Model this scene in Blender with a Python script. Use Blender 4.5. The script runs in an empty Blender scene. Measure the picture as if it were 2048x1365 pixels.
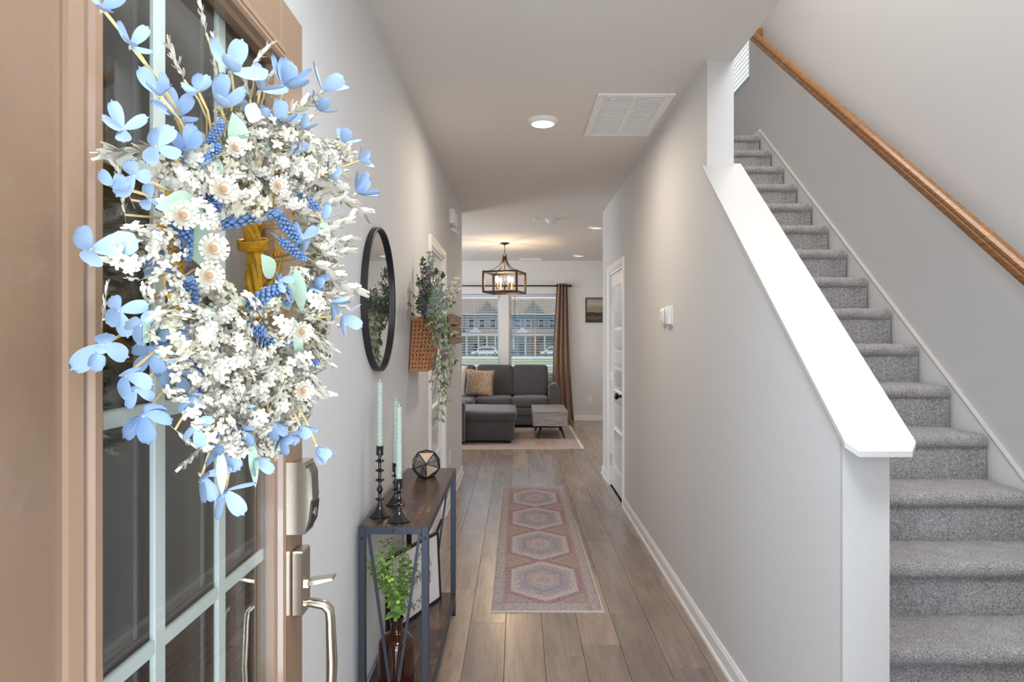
import bpy, bmesh, math, random
from mathutils import Vector, Matrix, Euler
random.seed(7)
PI = math.pi
scene = bpy.context.scene
col = scene.collection
def S(r, g, b):
    f = lambda c: (c/255/12.92) if c/255 <= .04045 else ((c/255+.055)/1.055)**2.4
    return (f(r), f(g), f(b), 1)
# ------------------------------------------------------------------ camera, world, lights, exposure
F = 1360.0
cam_d = bpy.data.cameras.new('camera'); cam = bpy.data.objects.new('camera', cam_d); col.objects.link(cam)
cam.location = (0, 0, 1.43); cam.rotation_euler = (PI/2, 0, 0)
cam_d.sensor_width = 36; cam_d.lens = 36*F/2048
cam_d.shift_x = -11/2048; cam_d.shift_y = -7.5/2048
cam_d.clip_start = .05; cam_d.clip_end = 600
scene.camera = cam
scene.view_settings.view_transform = 'Standard'; scene.view_settings.look = 'None'
scene.view_settings.gamma = 1; scene.view_settings.use_curve_mapping = False
scene.view_settings.exposure = 0.46
scene.cycles.use_denoising = True
scene.cycles.max_bounces = 10; scene.cycles.diffuse_bounces = 6; scene.cycles.transparent_max_bounces = 16
scene.cycles.sample_clamp_indirect = 4.0
scene.cycles.caustics_refractive = False; scene.cycles.caustics_reflective = False
world = bpy.data.worlds.new('sky'); scene.world = world; world.use_nodes = True
wn = world.node_tree.nodes; wl = world.node_tree.links
tc = wn.new('ShaderNodeTexCoord'); sp = wn.new('ShaderNodeSeparateXYZ'); rp = wn.new('ShaderNodeValToRGB')
wl.new(tc.outputs['Generated'], sp.inputs[0]); wl.new(sp.outputs['Z'], rp.inputs[0])
rp.color_ramp.elements[0].position = 0; rp.color_ramp.elements[0].color = (.86, .90, .95, 1)
rp.color_ramp.elements[1].position = .5; rp.color_ramp.elements[1].color = (.50, .66, .92, 1)
wl.new(rp.outputs[0], wn['Background'].inputs[0]); wn['Background'].inputs[1].default_value = .95
def lamp(name, kind, loc, power, color=(1, 1, 1), size=None, rot=(0, 0, 0), size_y=None, radius=None):
    l = bpy.data.lights.new(name, kind); l.energy = power; l.color = color
    if kind == 'AREA':
        l.size = size
        if size_y: l.shape = 'RECTANGLE'; l.size_y = size_y
    if radius is not None: l.shadow_soft_size = radius
    o = bpy.data.objects.new(name, l); o.location = loc; o.rotation_euler = rot; col.objects.link(o); return o
sun = lamp('sun', 'SUN', (0, 0, 20), 2.2, (1, .95, .87))
sun.rotation_euler = Vector((.72, -.12, .68)).to_track_quat('Z', 'Y').to_euler(); sun.data.angle = .01
# daylight through the open front door (sky over the porch); the other area lamps here are added fill
lamp('door_daylight', 'AREA', (.35, -2.1, 1.75), 200, (.72, .84, 1.0), 4.4, (PI/2, 0, 0), 3.2)
lamp('entry_upfill', 'AREA', (.1, -.9, .15), 54, (.80, .89, 1.0), 1.6, (PI*.80, 0, 0), 1.2)  # added upward fill from the porch side to brighten the ceiling
lamp('living_side_fill', 'AREA', (-2.9, 9.4, 1.35), 74, (.86, .93, 1.0), 2.6, (0, -PI/2, 0), 2.0)  # added side fill for the living room; that wall has no window
lamp('stairwell_fill', 'AREA', (1.6, 3.3, 5.35), 38, (1, .95, .90), 1.0, (0, 0, 0), 3.0)  # added fill under the stairwell ceiling
lamp('stairs_front_fill', 'AREA', (1.60, .50, 3.7), 44, (.93, .95, 1.0), .95, (math.radians(62), 0, 0), 1.5)  # added fill to brighten the stairs; the front wall has no upper window
lamp('foyer_fill', 'AREA', (.15, .95, 2.70), 24, (.84, .92, 1.0), .5, (0, 0, 0), .5)  # added overhead fill for the entry, out of view and without a fixture

# ------------------------------------------------------------------ node helpers and materials
class NT:
    def __init__(s, name):
        s.mat = bpy.data.materials.new(name); s.mat.use_nodes = True
        s.t = s.mat.node_tree; s.n = s.t.nodes; s.l = s.t.links; s.b = s.n['Principled BSDF']
    def m(s, op, a, b=None, c=None):
        n = s.n.new('ShaderNodeMath'); n.operation = op
        for i, v in enumerate((a, b, c)):
            if v is None: continue
            if isinstance(v, (int, float)): n.inputs[i].default_value = v
            else: s.l.new(v, n.inputs[i])
        return n.outputs[0]
    def coord(s, which='Object', scale=(1, 1, 1), loc=None):
        t = s.n.new('ShaderNodeTexCoord'); mp = s.n.new('ShaderNodeMapping'); mp.inputs['Scale'].default_value = scale
        s.l.new(t.outputs[which], mp.inputs[0])
        if loc is not None:
            if isinstance(loc, (tuple, list)): mp.inputs['Location'].default_value = loc
            else: s.l.new(loc, mp.inputs['Location'])
        return mp.outputs[0]
    def noise(s, vec, scale, detail=3, rough=.55, dist=0):
        n = s.n.new('ShaderNodeTexNoise'); n.inputs['Scale'].default_value = scale; n.inputs['Detail'].default_value = detail
        n.inputs['Roughness'].default_value = rough; n.inputs['Distortion'].default_value = dist
        if vec: s.l.new(vec, n.inputs['Vector'])
        return n.outputs['Fac']
    def ramp(s, fac, stops, interp='LINEAR'):
        r = s.n.new('ShaderNodeValToRGB'); r.color_ramp.interpolation = interp
        e = r.color_ramp.elements
        while len(e) < len(stops): e.new(.5)
        for i, (p, c) in enumerate(stops): e[i].position = p; e[i].color = c
        s.l.new(fac, r.inputs[0]); return r.outputs[0]
    def mix(s, fac, a, b, mode='MIX'):
        n = s.n.new('ShaderNodeMix'); n.data_type = 'RGBA'; n.blend_type = mode
        for i, v in ((0, fac), (6, a), (7, b)):
            if isinstance(v, (int, float, tuple)): n.inputs[i].default_value = v
            else: s.l.new(v, n.inputs[i])
        return n.outputs[2]
    def bump(s, h, strength=.3, dist=.002):
        n = s.n.new('ShaderNodeBump'); n.inputs['Strength'].default_value = strength; n.inputs['Distance'].default_value = dist
        s.l.new(h, n.inputs['Height']); s.l.new(n.outputs[0], s.b.inputs['Normal'])
    def set(s, **k):
        for key, v in k.items():
            key = {'color': 'Base Color', 'rough': 'Roughness', 'metal': 'Metallic', 'trans': 'Transmission Weight', 'ior': 'IOR',
                   'spec': 'Specular IOR Level', 'emit': 'Emission Color', 'emits': 'Emission Strength', 'coat': 'Coat Weight',
                   'sheen': 'Sheen Weight', 'sub': 'Subsurface Weight', 'alpha': 'Alpha'}[key]
            if isinstance(v, (int, float, tuple)): s.b.inputs[key].default_value = v
            else: s.l.new(v, s.b.inputs[key])
        return s
MATS = {}
def mat(name, c, rough=.5, metal=0, nscale=60, var=.06, bump=.1, bdist=.001, **k):
    t = NT(name); v = t.coord('Object'); f = t.noise(v, nscale, 4)
    lo = tuple(x*(1-var) for x in c[:3])+(1,); hi = tuple(min(1, x*(1+var)) for x in c[:3])+(1,)
    t.set(color=t.ramp(f, [(.3, lo), (.7, hi)]), rough=rough, metal=metal, **k)
    if bump: t.bump(f, bump, bdist)
    MATS[name] = t.mat; return t.mat
mat('wall', S(217, 216, 215), .75, nscale=220, var=.01, bump=.12, bdist=.0006)
mat('ceiling', S(224, 218, 211), .85, nscale=180, var=.01, bump=.12, bdist=.0006)
mat('trim', S(242, 241, 239), .32, nscale=30, var=.01, bump=.02)
mat('cap_white', S(205, 203, 200), .4, nscale=30, var=.01, bump=.02)
mat('gloss_white', S(240, 240, 240), .16, nscale=40, var=.01, bump=.03)
mat('white_plastic', S(240, 239, 236), .35, nscale=30, var=.01, bump=0)
mat('slot_dark', S(40, 38, 36), .6, bump=0)
mat('door_brown', S(138, 111, 88), .30, nscale=300, var=.03, bump=.25, bdist=.0004, coat=.3)
mat('muntin', S(230, 236, 231), .35, bump=0, var=.01)
mat('nickel', S(196, 186, 170), .27, 1, nscale=200, var=.04, bump=.05)
mat('nickel_dark', S(120, 116, 110), .35, .8, bump=0)
mat('black_gloss', S(14, 14, 16), .12, bump=0, coat=.5)
mat('black_matte', S(26, 25, 26), .45, nscale=120, bump=.05)
mat('iron', S(62, 66, 76), .42, .5, nscale=160, var=.08, bump=.08)
mat('bronze', S(84, 66, 56), .4, .8, nscale=50, var=.15, bump=.05)
mat('bronze_dark', S(58, 50, 46), .3, .9, bump=0)
mat('brass', S(190, 120, 60), .3, .7, bump=0)
mat('curtain', S(150, 122, 104), .85, nscale=300, var=.06, bump=.2, sheen=.2)
mat('wax', S(180, 194, 182), .42, nscale=30, var=.02, bump=0, sub=.0)
mat('wick', S(238, 236, 228), .9, bump=0)
mat('birch', S(222, 190, 156), .5, nscale=40, var=.1, bump=.05)
mat('sign_white', S(232, 228, 226), .6, nscale=40, var=.01, bump=0)
mat('ink', S(70, 72, 72), .7, bump=0)
mat('leaf_print', S(150, 150, 136), .8, nscale=90, var=.35, bump=0)
mat('leaf_green', S(142, 178, 84), .45, nscale=60, var=.22, bump=.1)
mat('bud_green', S(166, 190, 84), .4, nscale=60, var=.12, bump=.1)
mat('leaf_dark', S(62, 84, 54), .5, nscale=60, var=.25, bump=.1)
mat('leaf_sage', S(158, 172, 156), .7, nscale=60, var=.15, bump=.1)
mat('leaf_vine', S(128, 142, 98), .6, nscale=25, var=.35, bump=.1)
mat('leaf_plum', S(98, 84, 92), .6, nscale=60, var=.2, bump=.1)
mat('lavender', S(160, 138, 170), .8, nscale=60, var=.15, bump=.2)
mat('stem_green', S(116, 138, 92), .6, bump=0)
mat('stem_brown', S(100, 80, 60), .7, bump=0)
mat('petal_blue', S(146, 166, 188), .6, nscale=45, var=.10, bump=.05, sub=.0)
mat('petal_blue_deep', S(130, 152, 180), .6, nscale=45, var=.12, bump=.05)
mat('spike_blue', S(98, 126, 168), .8, nscale=160, var=.2, bump=.3)
mat('petal_white', S(196, 189, 171), .7, nscale=60, var=.04, bump=.1)
mat('petal_cream', S(184, 177, 152), .7, nscale=60, var=.06, bump=.1)
mat('straw_brown', S(172, 134, 98), .9, nscale=400, var=.4, bump=.5)
mat('wreath_leaf', S(166, 188, 164), .6, nscale=30, var=.08, bump=.1)
mat('twig_yellow', S(222, 168, 44), .7, nscale=90, var=.25, bump=.4)
mat('stem_gold', S(204, 178, 122), .7, nscale=60, var=.15, bump=.1)
mat('sofa', S(74, 73, 74), .95, nscale=90, var=.30, bump=.8, bdist=.002, sheen=.25)
mat('cream_cushion', S(226, 218, 206), .9, nscale=300, var=.05, bump=.3)
mat('asphalt', S(196, 188, 180), .9, nscale=.5, var=.05, bump=0)
mat('grass', S(150, 158, 112), .95, nscale=.35, var=.22, bump=0)
mat('siding_blue', S(120, 136, 152), .8, nscale=.3, var=.04, bump=0)
mat('siding_sage', S(150, 144, 132), .8, nscale=.3, var=.04, bump=0)
mat('siding_grey', S(158, 160, 160), .8, nscale=.3, var=.04, bump=0)
mat('shingle', S(150, 130, 112), .9, nscale=1.5, var=.12, bump=0)
mat('brick_far', S(176, 132, 108), .9, nscale=2, var=.15, bump=0)
mat('house_trim', S(205, 205, 203), .6, bump=0)
mat('house_dark', S(70, 74, 78), .7, bump=0)
mat('car_white', S(236, 238, 240), .25, bump=0, coat=.6)
mat('car_blue', S(66, 96, 130), .25, bump=0, coat=.6)
mat('tyre', S(34, 34, 36), .8, bump=0)
mat('bin_green', S(52, 66, 62), .6, bump=0)
mat('exterior', S(190, 186, 180), .8, bump=0)
mat('concrete', S(182, 178, 172), .9, nscale=8, var=.06, bump=.1)
mat('subfloor', S(34, 28, 25), .9, bump=0)
mat('tree_leaf', S(96, 116, 72), .9, nscale=3, var=.3, bump=0)
def emis(name, c, s):
    t = NT(name); t.set(color=c, emit=c, emits=s); MATS[name] = t.mat
emis('led', (1, .93, .80, 1), 9); emis('bulb_glow', (1, .72, .40, 1), 26); emis('led_dim', (1, .97, .92, 1), .45)
def glassy(name, tint, ior=1.5, rough=.0):
    t = NT(name); t.n.remove(t.b); tr = t.n.new('ShaderNodeBsdfTransparent'); tr.inputs[0].default_value = tint
    gl = t.n.new('ShaderNodeBsdfGlossy'); gl.inputs['Roughness'].default_value = rough; gl.inputs[0].default_value = (1, 1, 1, 1)
    fr = t.n.new('ShaderNodeFresnel'); ge = t.n.new('ShaderNodeNewGeometry')
    t.l.new(t.m('MULTIPLY_ADD', ge.outputs['Backfacing'], 1/ior-ior, ior), fr.inputs[0]); mx = t.n.new('ShaderNodeMixShader')
    t.l.new(fr.outputs[0], mx.inputs[0]); t.l.new(tr.outputs[0], mx.inputs[1]); t.l.new(gl.outputs[0], mx.inputs[2])
    t.l.new(mx.outputs[0], t.n['Material Output'].inputs[0]); MATS[name] = t.mat
glassy('pane', (.96, .98, .98, 1), 1.18); glassy('door_glass', (.95, .97, .96, 1), 1.5); glassy('door_glass_inner', (.34, .34, .33, 1), 1.5); glassy('bulb_glass', (1, .93, .8, 1), 1.3)
glassy('ball_glass', (.82, .84, .86, 1), 1.7)
def m_mirror():
    t = NT('mirror'); t.set(color=(.86, .87, .87, 1), metal=1.0, rough=.005); MATS['mirror'] = t.mat
m_mirror()
def m_amber():
    t = NT('amber'); t.set(color=S(92, 44, 20), trans=.7, ior=1.45, rough=.03, coat=.3); MATS['amber'] = t.mat
m_amber()
def m_plank():
    t = NT('plank'); oi = t.n.new('ShaderNodeObjectInfo'); r = oi.outputs['Random']
    cx = t.n.new('ShaderNodeCombineXYZ'); t.l.new(t.m('MULTIPLY', r, 37.0), cx.inputs[0]); t.l.new(t.m('MULTIPLY', r, 91.0), cx.inputs[1])
    v = t.coord('Object', (1, 1, 1), cx.outputs[0]); vs = t.coord('Object', (26, .9, 1), cx.outputs[0]); vm = t.coord('Object', (7, 1.1, 1), cx.outputs[0])
    base = t.ramp(r, [(0, S(160, 138, 122)), (.25, S(142, 124, 113)), (.5, S(174, 149, 129)), (.75, S(130, 114, 106)), (1, S(158, 134, 116))])
    g = t.noise(vs, 2.4, 3, .5, .3); g2 = t.noise(vm, 1.4, 2, .5, 1.0)
    c = t.mix(.20, base, t.ramp(g, [(.3, S(126, 108, 96)), (.7, S(196, 178, 162))]))
    c = t.mix(t.ramp(g2, [(.42, (0, 0, 0, 1)), (.72, (.55, .55, .55, 1))]), c, S(104, 86, 76))
    kn = t.n.new('ShaderNodeTexVoronoi'); kn.inputs['Scale'].default_value = 2.3; t.l.new(t.coord('Object', (1.6, .8, 1), cx.outputs[0]), kn.inputs['Vector'])
    c = t.mix(t.ramp(kn.outputs['Distance'], [(.0, (.8, .8, .8, 1)), (.06, (0, 0, 0, 1))]), c, S(70, 54, 46))
    t.set(color=c, rough=t.m('MULTIPLY_ADD', g, .12, .22), coat=.5); t.b.inputs['Coat Roughness'].default_value = .24; t.bump(g, .03, .0004); MATS['plank'] = t.mat
m_plank()
def m_carpet():
    t = NT('carpet'); v = t.coord('Object')
    vo = t.n.new('ShaderNodeTexVoronoi'); vo.inputs['Scale'].default_value = 170; t.l.new(v, vo.inputs['Vector'])
    f = t.noise(v, 190, 4, .8); big = t.noise(v, 11, 4, .6)
    c = t.ramp(f, [(.38, S(92, 88, 90)), (.5, S(176, 173, 174)), (.60, S(236, 234, 234))])
    c = t.mix(.30, c, t.ramp(big, [(.35, S(150, 146, 145)), (.65, S(206, 202, 199))]))
    h = t.m('ADD', t.m('MULTIPLY', vo.outputs['Distance'], .6), t.m('ADD', f, t.m('MULTIPLY', big, 1.2)))
    t.set(color=c, rough=1.0, sheen=.25, spec=.1); t.bump(h, 1.0, .006); MATS['carpet'] = t.mat
m_carpet()
def m_rustic():
    t = NT('rustic'); vs = t.coord('Object', (26, 2.2, 26)); g = t.noise(vs, 1.8, 6, .62, .6); b = t.noise(t.coord('Object', (6, 4, 6)), 1.5, 4, .6, .8)
    c = t.ramp(g, [(.28, S(44, 33, 29)), (.5, S(90, 66, 53)), (.72, S(142, 104, 76))])
    c = t.mix(t.ramp(b, [(.4, (.75, .75, .75, 1)), (.62, (0, 0, 0, 1))]), c, S(44, 36, 34))
    t.set(color=c, rough=.26); t.bump(g, .15, .0008); MATS['rustic'] = t.mat
m_rustic()
def m_oak(name, a, b, sc=(1, 1, 1), rough=.3):
    t = NT(name); g = t.noise(t.coord('Object', sc), 2.2, 6, .6, .9); t.set(color=t.ramp(g, [(.3, a), (.7, b)]), rough=rough); t.bump(g, .15, .0006); MATS[name] = t.mat
m_oak('oak_rail', S(116, 74, 38), S(174, 122, 72), (40, 3, 40), .25)
m_oak('wicker', S(150, 92, 52), S(214, 150, 96), (40, 40, 40), .5)
m_oak('wicker_rim', S(176, 116, 58), S(226, 172, 104), (60, 60, 20), .5)
m_oak('old_wood', S(120, 92, 74), S(184, 150, 124), (20, 3, 40), .7)
m_oak('grey_oak', S(128, 120, 118), S(186, 178, 174), (2, 14, 26), .3)
def m_tweed():
    t = NT('tweed'); v = t.coord('Object', (1, 1, 1)); f = t.noise(t.coord('Object', (22, 22, 75)), 1.4, 5, .75); g = t.noise(v, 160, 3)
    t.set(color=t.ramp(f, [(.34, S(92, 74, 66)), (.5, S(176, 150, 126)), (.66, S(222, 204, 182))]), rough=.95); t.bump(g, .6, .003); MATS['tweed'] = t.mat
m_tweed()
def m_art():
    t = NT('seascape'); c = t.n.new('ShaderNodeTexCoord'); s = t.n.new('ShaderNodeSeparateXYZ'); t.l.new(c.outputs['Generated'], s.inputs[0])
    n = t.noise(t.coord('Generated', (1.5, 1, 7)), 2.2, 5, .6, .7)
    h = t.m('ADD', s.outputs['Z'], t.m('MULTIPLY', t.m('SUBTRACT', n, .5), .22))
    c2 = t.ramp(h, [(0, S(50, 42, 36)), (.18, S(92, 84, 72)), (.30, S(44, 36, 32)), (.385, S(52, 42, 38)), (.40, S(150, 128, 110)), (.6, S(146, 132, 116)), (.8, S(178, 172, 158)), (1, S(140, 130, 116))])
    t.set(color=c2, rough=.6); MATS['seascape'] = t.mat
m_art()
def m_rug(name, n_med, sidew, seed, dens=1.0, tint=None):
    """faded oriental pattern: a chain of hexagonal medallions, red zigzag between them, speckled border"""
    t = NT(name); c = t.n.new('ShaderNodeTexCoord'); s = t.n.new('ShaderNodeSeparateXYZ'); t.l.new(c.outputs['Generated'], s.inputs[0])
    u, v = s.outputs['X'], s.outputs['Y']
    wv = t.noise(t.coord('Generated', (9*dens, 30*dens, 1), (seed, 0, 0)), 3.0, 4, .7)
    wob = t.m('MULTIPLY', t.m('SUBTRACT', wv, .5), .09)
    x = t.m('ABSOLUTE', t.m('SUBTRACT', t.m('MULTIPLY', u, 2), 1))
    xe = t.m('ADD', x, wob)
    vv = t.m('MULTIPLY', t.m('SUBTRACT', v, .04), n_med/.92)
    y = t.m('ABSOLUTE', t.m('SUBTRACT', t.m('MULTIPLY', t.m('FRACT', vv), 2), 1))
    d = t.m('MAXIMUM', t.m('DIVIDE', x, sidew), t.m('ADD', y, t.m('MULTIPLY', t.m('DIVIDE', x, sidew), .46)))
    d = t.m('ADD', d, wob)
    sp1 = t.noise(t.coord('Generated', (60*dens, 150*dens, 1), (seed, 3, 0)), 1.0, 3, .8)
    sp2 = t.noise(t.coord('Generated', (110*dens, 200*dens, 1), (seed, 8, 0)), 1.0, 2, .8)
    W, I, B, R, G, P = S(206, 199, 196), S(184, 174, 172), S(108, 122, 146), S(146, 72, 78), S(166, 136, 106), S(176, 150, 150)
    blot = t.noise(t.coord('Generated', (22*dens, 70*dens, 1), (seed, 5, 0)), 1.0, 5, .75)
    rows_ = t.noise(t.coord('Generated', (4*dens, 420*dens, 1), (seed, 6, 0)), 1.0, 2, .6)
    dm = t.m('ADD', d, t.m('MULTIPLY', t.m('SUBTRACT', blot, .5), .5))
    med = t.ramp(dm, [(0, I), (.16, P), (.24, W), (.34, P), (.42, I), (.52, B), (.64, S(160, 166, 176)), (.74, P), (.80, W), (.95, W)], 'LINEAR')
    med = t.mix(t.ramp(sp1, [(.47, (0, 0, 0, 1)), (.56, (.75, .75, .75, 1))]), med, t.ramp(sp2, [(.36, B), (.46, W), (.54, S(172, 130, 130)), (.64, I)]))
    med = t.mix(t.m('MULTIPLY', t.m('COMPARE', d, .915, .035), .7), med, W)
    fd = t.m('GREATER_THAN', d, .95)
    fm = t.ramp(t.m('MULTIPLY', d, .5), [(0, W), (.47, P), (.49, R), (.535, R), (.56, P), (.60, G), (.72, G), (.76, P)], 'CONSTANT')
    fm = t.mix(t.ramp(sp1, [(.44, (0, 0, 0, 1)), (.56, (.8, .8, .8, 1))]), fm, t.ramp(sp2, [(.4, S(158, 106, 96)), (.5, P), (.62, W)]))
    ptn = t.mix(fd, med, fm)
    bord = t.ramp(t.m('ADD', t.m('MULTIPLY', sp2, .6), t.m('MULTIPLY', blot, .4)), [(.40, S(96, 92, 112)), (.44, S(190, 180, 184)), (.50, W), (.53, S(156, 110, 108)), (.56, I), (.6, S(112, 104, 116)), (.63, W)])
    by = t.m('ABSOLUTE', t.m('SUBTRACT', t.m('MULTIPLY', v, 2), 1))
    isb = t.m('MAXIMUM', t.m('GREATER_THAN', xe, .76), t.m('GREATER_THAN', by, .925))
    line = t.m('MAXIMUM', t.m('COMPARE', xe, .76, .03), t.m('MAXIMUM', t.m('COMPARE', xe, .95, .025), t.m('COMPARE', by, .925, .006)))
    c3 = t.mix(isb, ptn, bord); c3 = t.mix(t.m('MULTIPLY', line, .45), c3, S(160, 118, 98))
    sp3 = t.noise(t.coord('Generated', (38*dens, 170*dens, 1), (seed, 11, 0)), 1.0, 4, .75)
    c3 = t.mix(t.ramp(sp3, [(.36, (.75, .75, .75, 1)), (.48, (0, 0, 0, 1)), (.54, (0, 0, 0, 1)), (.64, (.7, .7, .7, 1))]), c3, t.ramp(sp3, [(.45, S(118, 100, 108)), (.56, S(206, 198, 198))]))
    if tint: c3 = t.mix(t.m('MULTIPLY', t.ramp(blot, [(.35, (.25, .25, .25, 1)), (.65, (.8, .8, .8, 1))]), 1.0), c3, tint)
    edge = t.m('MAXIMUM', t.m('GREATER_THAN', x, .972), t.m('GREATER_THAN', by, .994))
    c3 = t.mix(t.m('MULTIPLY', rows_, .5), c3, S(188, 180, 180)); c3 = t.mix(edge, c3, S(216, 208, 192))
    t.set(color=c3, rough=.95, spec=.1); t.bump(sp2, .5, .002); MATS[name] = t.mat
m_rug('runner_pattern', 4, .66, 0); m_rug('area_pattern', 3, .62, 5, 2.2, S(166, 142, 124))
def mt(n): return MATS[n]

# ------------------------------------------------------------------ mesh builder
class M:
    def __init__(s): s.v = []; s.f = []
    def add(s, vs, fs):
        k = len(s.v); s.v += [tuple(p) for p in vs]; s.f += [tuple(i+k for i in f) for f in fs]; return s
    def box(s, x0, x1, y0, y1, z0, z1):
        return s.add([(x0, y0, z0), (x1, y0, z0), (x1, y1, z0), (x0, y1, z0), (x0, y0, z1), (x1, y0, z1), (x1, y1, z1), (x0, y1, z1)],
                     [(0, 3, 2, 1), (4, 5, 6, 7), (0, 1, 5, 4), (1, 2, 6, 5), (2, 3, 7, 6), (3, 0, 4, 7)])
    def rbox(s, x0, x1, y0, y1, z0, z1, r=.005, seg=1, mw=None):
        bm = bmesh.new(); bmesh.ops.create_cube(bm, size=1)
        bmesh.ops.scale(bm, vec=(x1-x0, y1-y0, z1-z0), verts=bm.verts)
        bmesh.ops.bevel(bm, geom=list(bm.edges), offset=r, segments=seg, profile=.5, affect='EDGES')
        c = Vector(((x0+x1)/2, (y0+y1)/2, (z0+z1)/2))
        bm.verts.index_update()
        vs = [v.co+c for v in bm.verts]
        if mw: vs = [mw @ v for v in vs]
        s.add(vs, [[v.index for v in f.verts] for f in bm.faces]); bm.free(); return s
    def tube(s, pts, r, n=8, cap=True):
        pts = [Vector(p) for p in pts]; rs = r if isinstance(r, (list, tuple)) else [r]*len(pts)
        k = len(s.v); up = None
        for i, p in enumerate(pts):
            d = (pts[min(i+1, len(pts)-1)]-pts[max(i-1, 0)])
            d = d.normalized() if d.length > 1e-9 else Vector((0, 0, 1))
            if up is None: up = Vector((0, 0, 1)) if abs(d.z) < .9 else Vector((1, 0, 0))
            a = up - d*up.dot(d); a = a.normalized() if a.length > 1e-6 else d.orthogonal().normalized(); b = d.cross(a); up = a
            for j in range(n):
                t = 2*PI*j/n; s.v.append(tuple(p+(a*math.cos(t)+b*math.sin(t))*rs[i]))
        for i in range(len(pts)-1):
            for j in range(n):
                s.f.append((k+i*n+j, k+i*n+(j+1) % n, k+(i+1)*n+(j+1) % n, k+(i+1)*n+j))
        if cap: s.f.append(tuple(k+j for j in reversed(range(n)))); s.f.append(tuple(k+(len(pts)-1)*n+j for j in range(n)))
        return s
    def bar(s, p, q, w, h, up=(0, 0, 1)):
        p, q = Vector(p), Vector(q); d = (q-p).normalized(); u = Vector(up); a = d.cross(u)
        if a.length < 1e-6: a = d.orthogonal()
        a.normalize(); b = a.cross(d); a *= w/2; b *= h/2
        return s.add([p-a-b, p+a-b, p+a+b, p-a+b, q-a-b, q+a-b, q+a+b, q-a+b], [(0, 1, 2, 3), (7, 6, 5, 4), (0, 4, 5, 1), (1, 5, 6, 2), (2, 6, 7, 3), (3, 7, 4, 0)])
    def lathe(s, prof, c=(0, 0, 0), n=24, axis='z', twist=None):
        k = len(s.v); c = Vector(c)
        for r, h in prof:
            for j in range(n):
                t = 2*PI*j/n; p = (r*math.cos(t), r*math.sin(t), h)
                if axis == 'x': p = (p[2], p[0], p[1])
                if axis == 'y': p = (p[0], p[2], p[1])
                s.v.append(tuple(c+Vector(p)))
        for i in range(len(prof)-1):
            for j in range(n): s.f.append((k+i*n+j, k+i*n+(j+1) % n, k+(i+1)*n+(j+1) % n, k+(i+1)*n+j))
        if prof[0][0] > 1e-5: s.f.append(tuple(k+j for j in reversed(range(n))))
        if prof[-1][0] > 1e-5: s.f.append(tuple(k+(len(prof)-1)*n+j for j in range(n)))
        return s
    def prism(s, poly, a0, a1, axis='x'):
        """poly: 2D points; extruded a0..a1 along axis. axis x: (y,z); y: (x,z); z: (x,y)"""
        f = {'x': lambda p, a: (a, p[0], p[1]), 'y': lambda p, a: (p[0], a, p[1]), 'z': lambda p, a: (p[0], p[1], a)}[axis]
        n = len(poly)
        return s.add([f(p, a0) for p in poly]+[f(p, a1) for p in poly], [tuple(range(n)), tuple(range(2*n-1, n-1, -1))]+[(i, n+i, n+(i+1) % n, (i+1) % n) for i in range(n)])
    def ball(s, c, r, n=8, m=6, sc=(1, 1, 1)):
        k = len(s.v); c = Vector(c)
        for i in range(m+1):
            t = PI*i/m
            for j in range(n):
                a = 2*PI*j/n; s.v.append(tuple(c+Vector((math.sin(t)*math.cos(a)*sc[0], math.sin(t)*math.sin(a)*sc[1], math.cos(t)*sc[2]))*r))
        for i in range(m):
            for j in range(n): s.f.append((k+i*n+j, k+(i+1)*n+j, k+(i+1)*n+(j+1) % n, k+i*n+(j+1) % n))
        return s
    def leaf(s, o, d, nrm, L, W, cup=.15, seg=5, p=1.0, fold=.12, blunt=0):
        o, d, nrm = Vector(o), Vector(d).normalized(), Vector(nrm)
        side = d.cross(nrm)
        if side.length < 1e-4: side = d.orthogonal()
        side.normalize(); nn = side.cross(d).normalized(); k = len(s.v)
        for i in range(seg+1):
            t = i/seg; w = W*.5*math.sin(PI*min(1, .04+.96*t)**p) if i < seg else max(blunt, .002)*W*.5
            c = o+d*(L*t)+nn*(cup*L*t*t)
            s.v += [tuple(c-side*w+nn*fold*w), tuple(c), tuple(c+side*w+nn*fold*w)]
        for i in range(seg):
            a = k+3*i; s.f += [(a, a+1, a+4, a+3), (a+1, a+2, a+5, a+4)]
        return s
    def tf(s, mw): s.v = [tuple(mw @ Vector(p)) for p in s.v]; return s
def origin(o):
    v = Vector((0, 0, 0))
    while o is not None: v += Vector(o.location); o = o.parent
    return v
def mesh(m, name, material, smooth=False):
    me = bpy.data.meshes.new(name); me.from_pydata(m.v, [], m.f); me.materials.append(mt(material)); me.update()
    bm = bmesh.new(); bm.from_mesh(me); bmesh.ops.recalc_face_normals(bm, faces=bm.faces); bm.to_mesh(me); bm.free()
    if smooth is True: me.polygons.foreach_set('use_smooth', [True]*len(me.polygons))
    elif smooth: me.polygons.foreach_set('use_smooth', [True]*len(me.polygons)); me.set_sharp_from_angle(angle=math.radians(smooth))
    return me
def put(name, me, parent=None, loc=(0, 0, 0), rot=None, sc=None):
    o = bpy.data.objects.new(name, me); col.objects.link(o); o.location = loc
    if rot is not None: o.rotation_euler = rot
    if sc is not None: o.scale = sc if isinstance(sc, tuple) else (sc, sc, sc)
    if parent: o.parent = parent
    return o
def part(name, m, material, parent=None, smooth=False, local=False, at=None, label=None):
    """world-space vertices become local to the parent's origin; 'at' sets an origin of its own"""
    base = Vector((0, 0, 0)) if local or parent is None else origin(parent)
    a = Vector(at)-base if at is not None else Vector((0, 0, 0))
    off = base+a if at is not None else base
    if off.length > 0: m.v = [tuple(Vector(p)-off) for p in m.v]
    o = put(name, mesh(m, name, material, smooth), parent, a)
    if label: o['label'] = label
    return o
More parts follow.
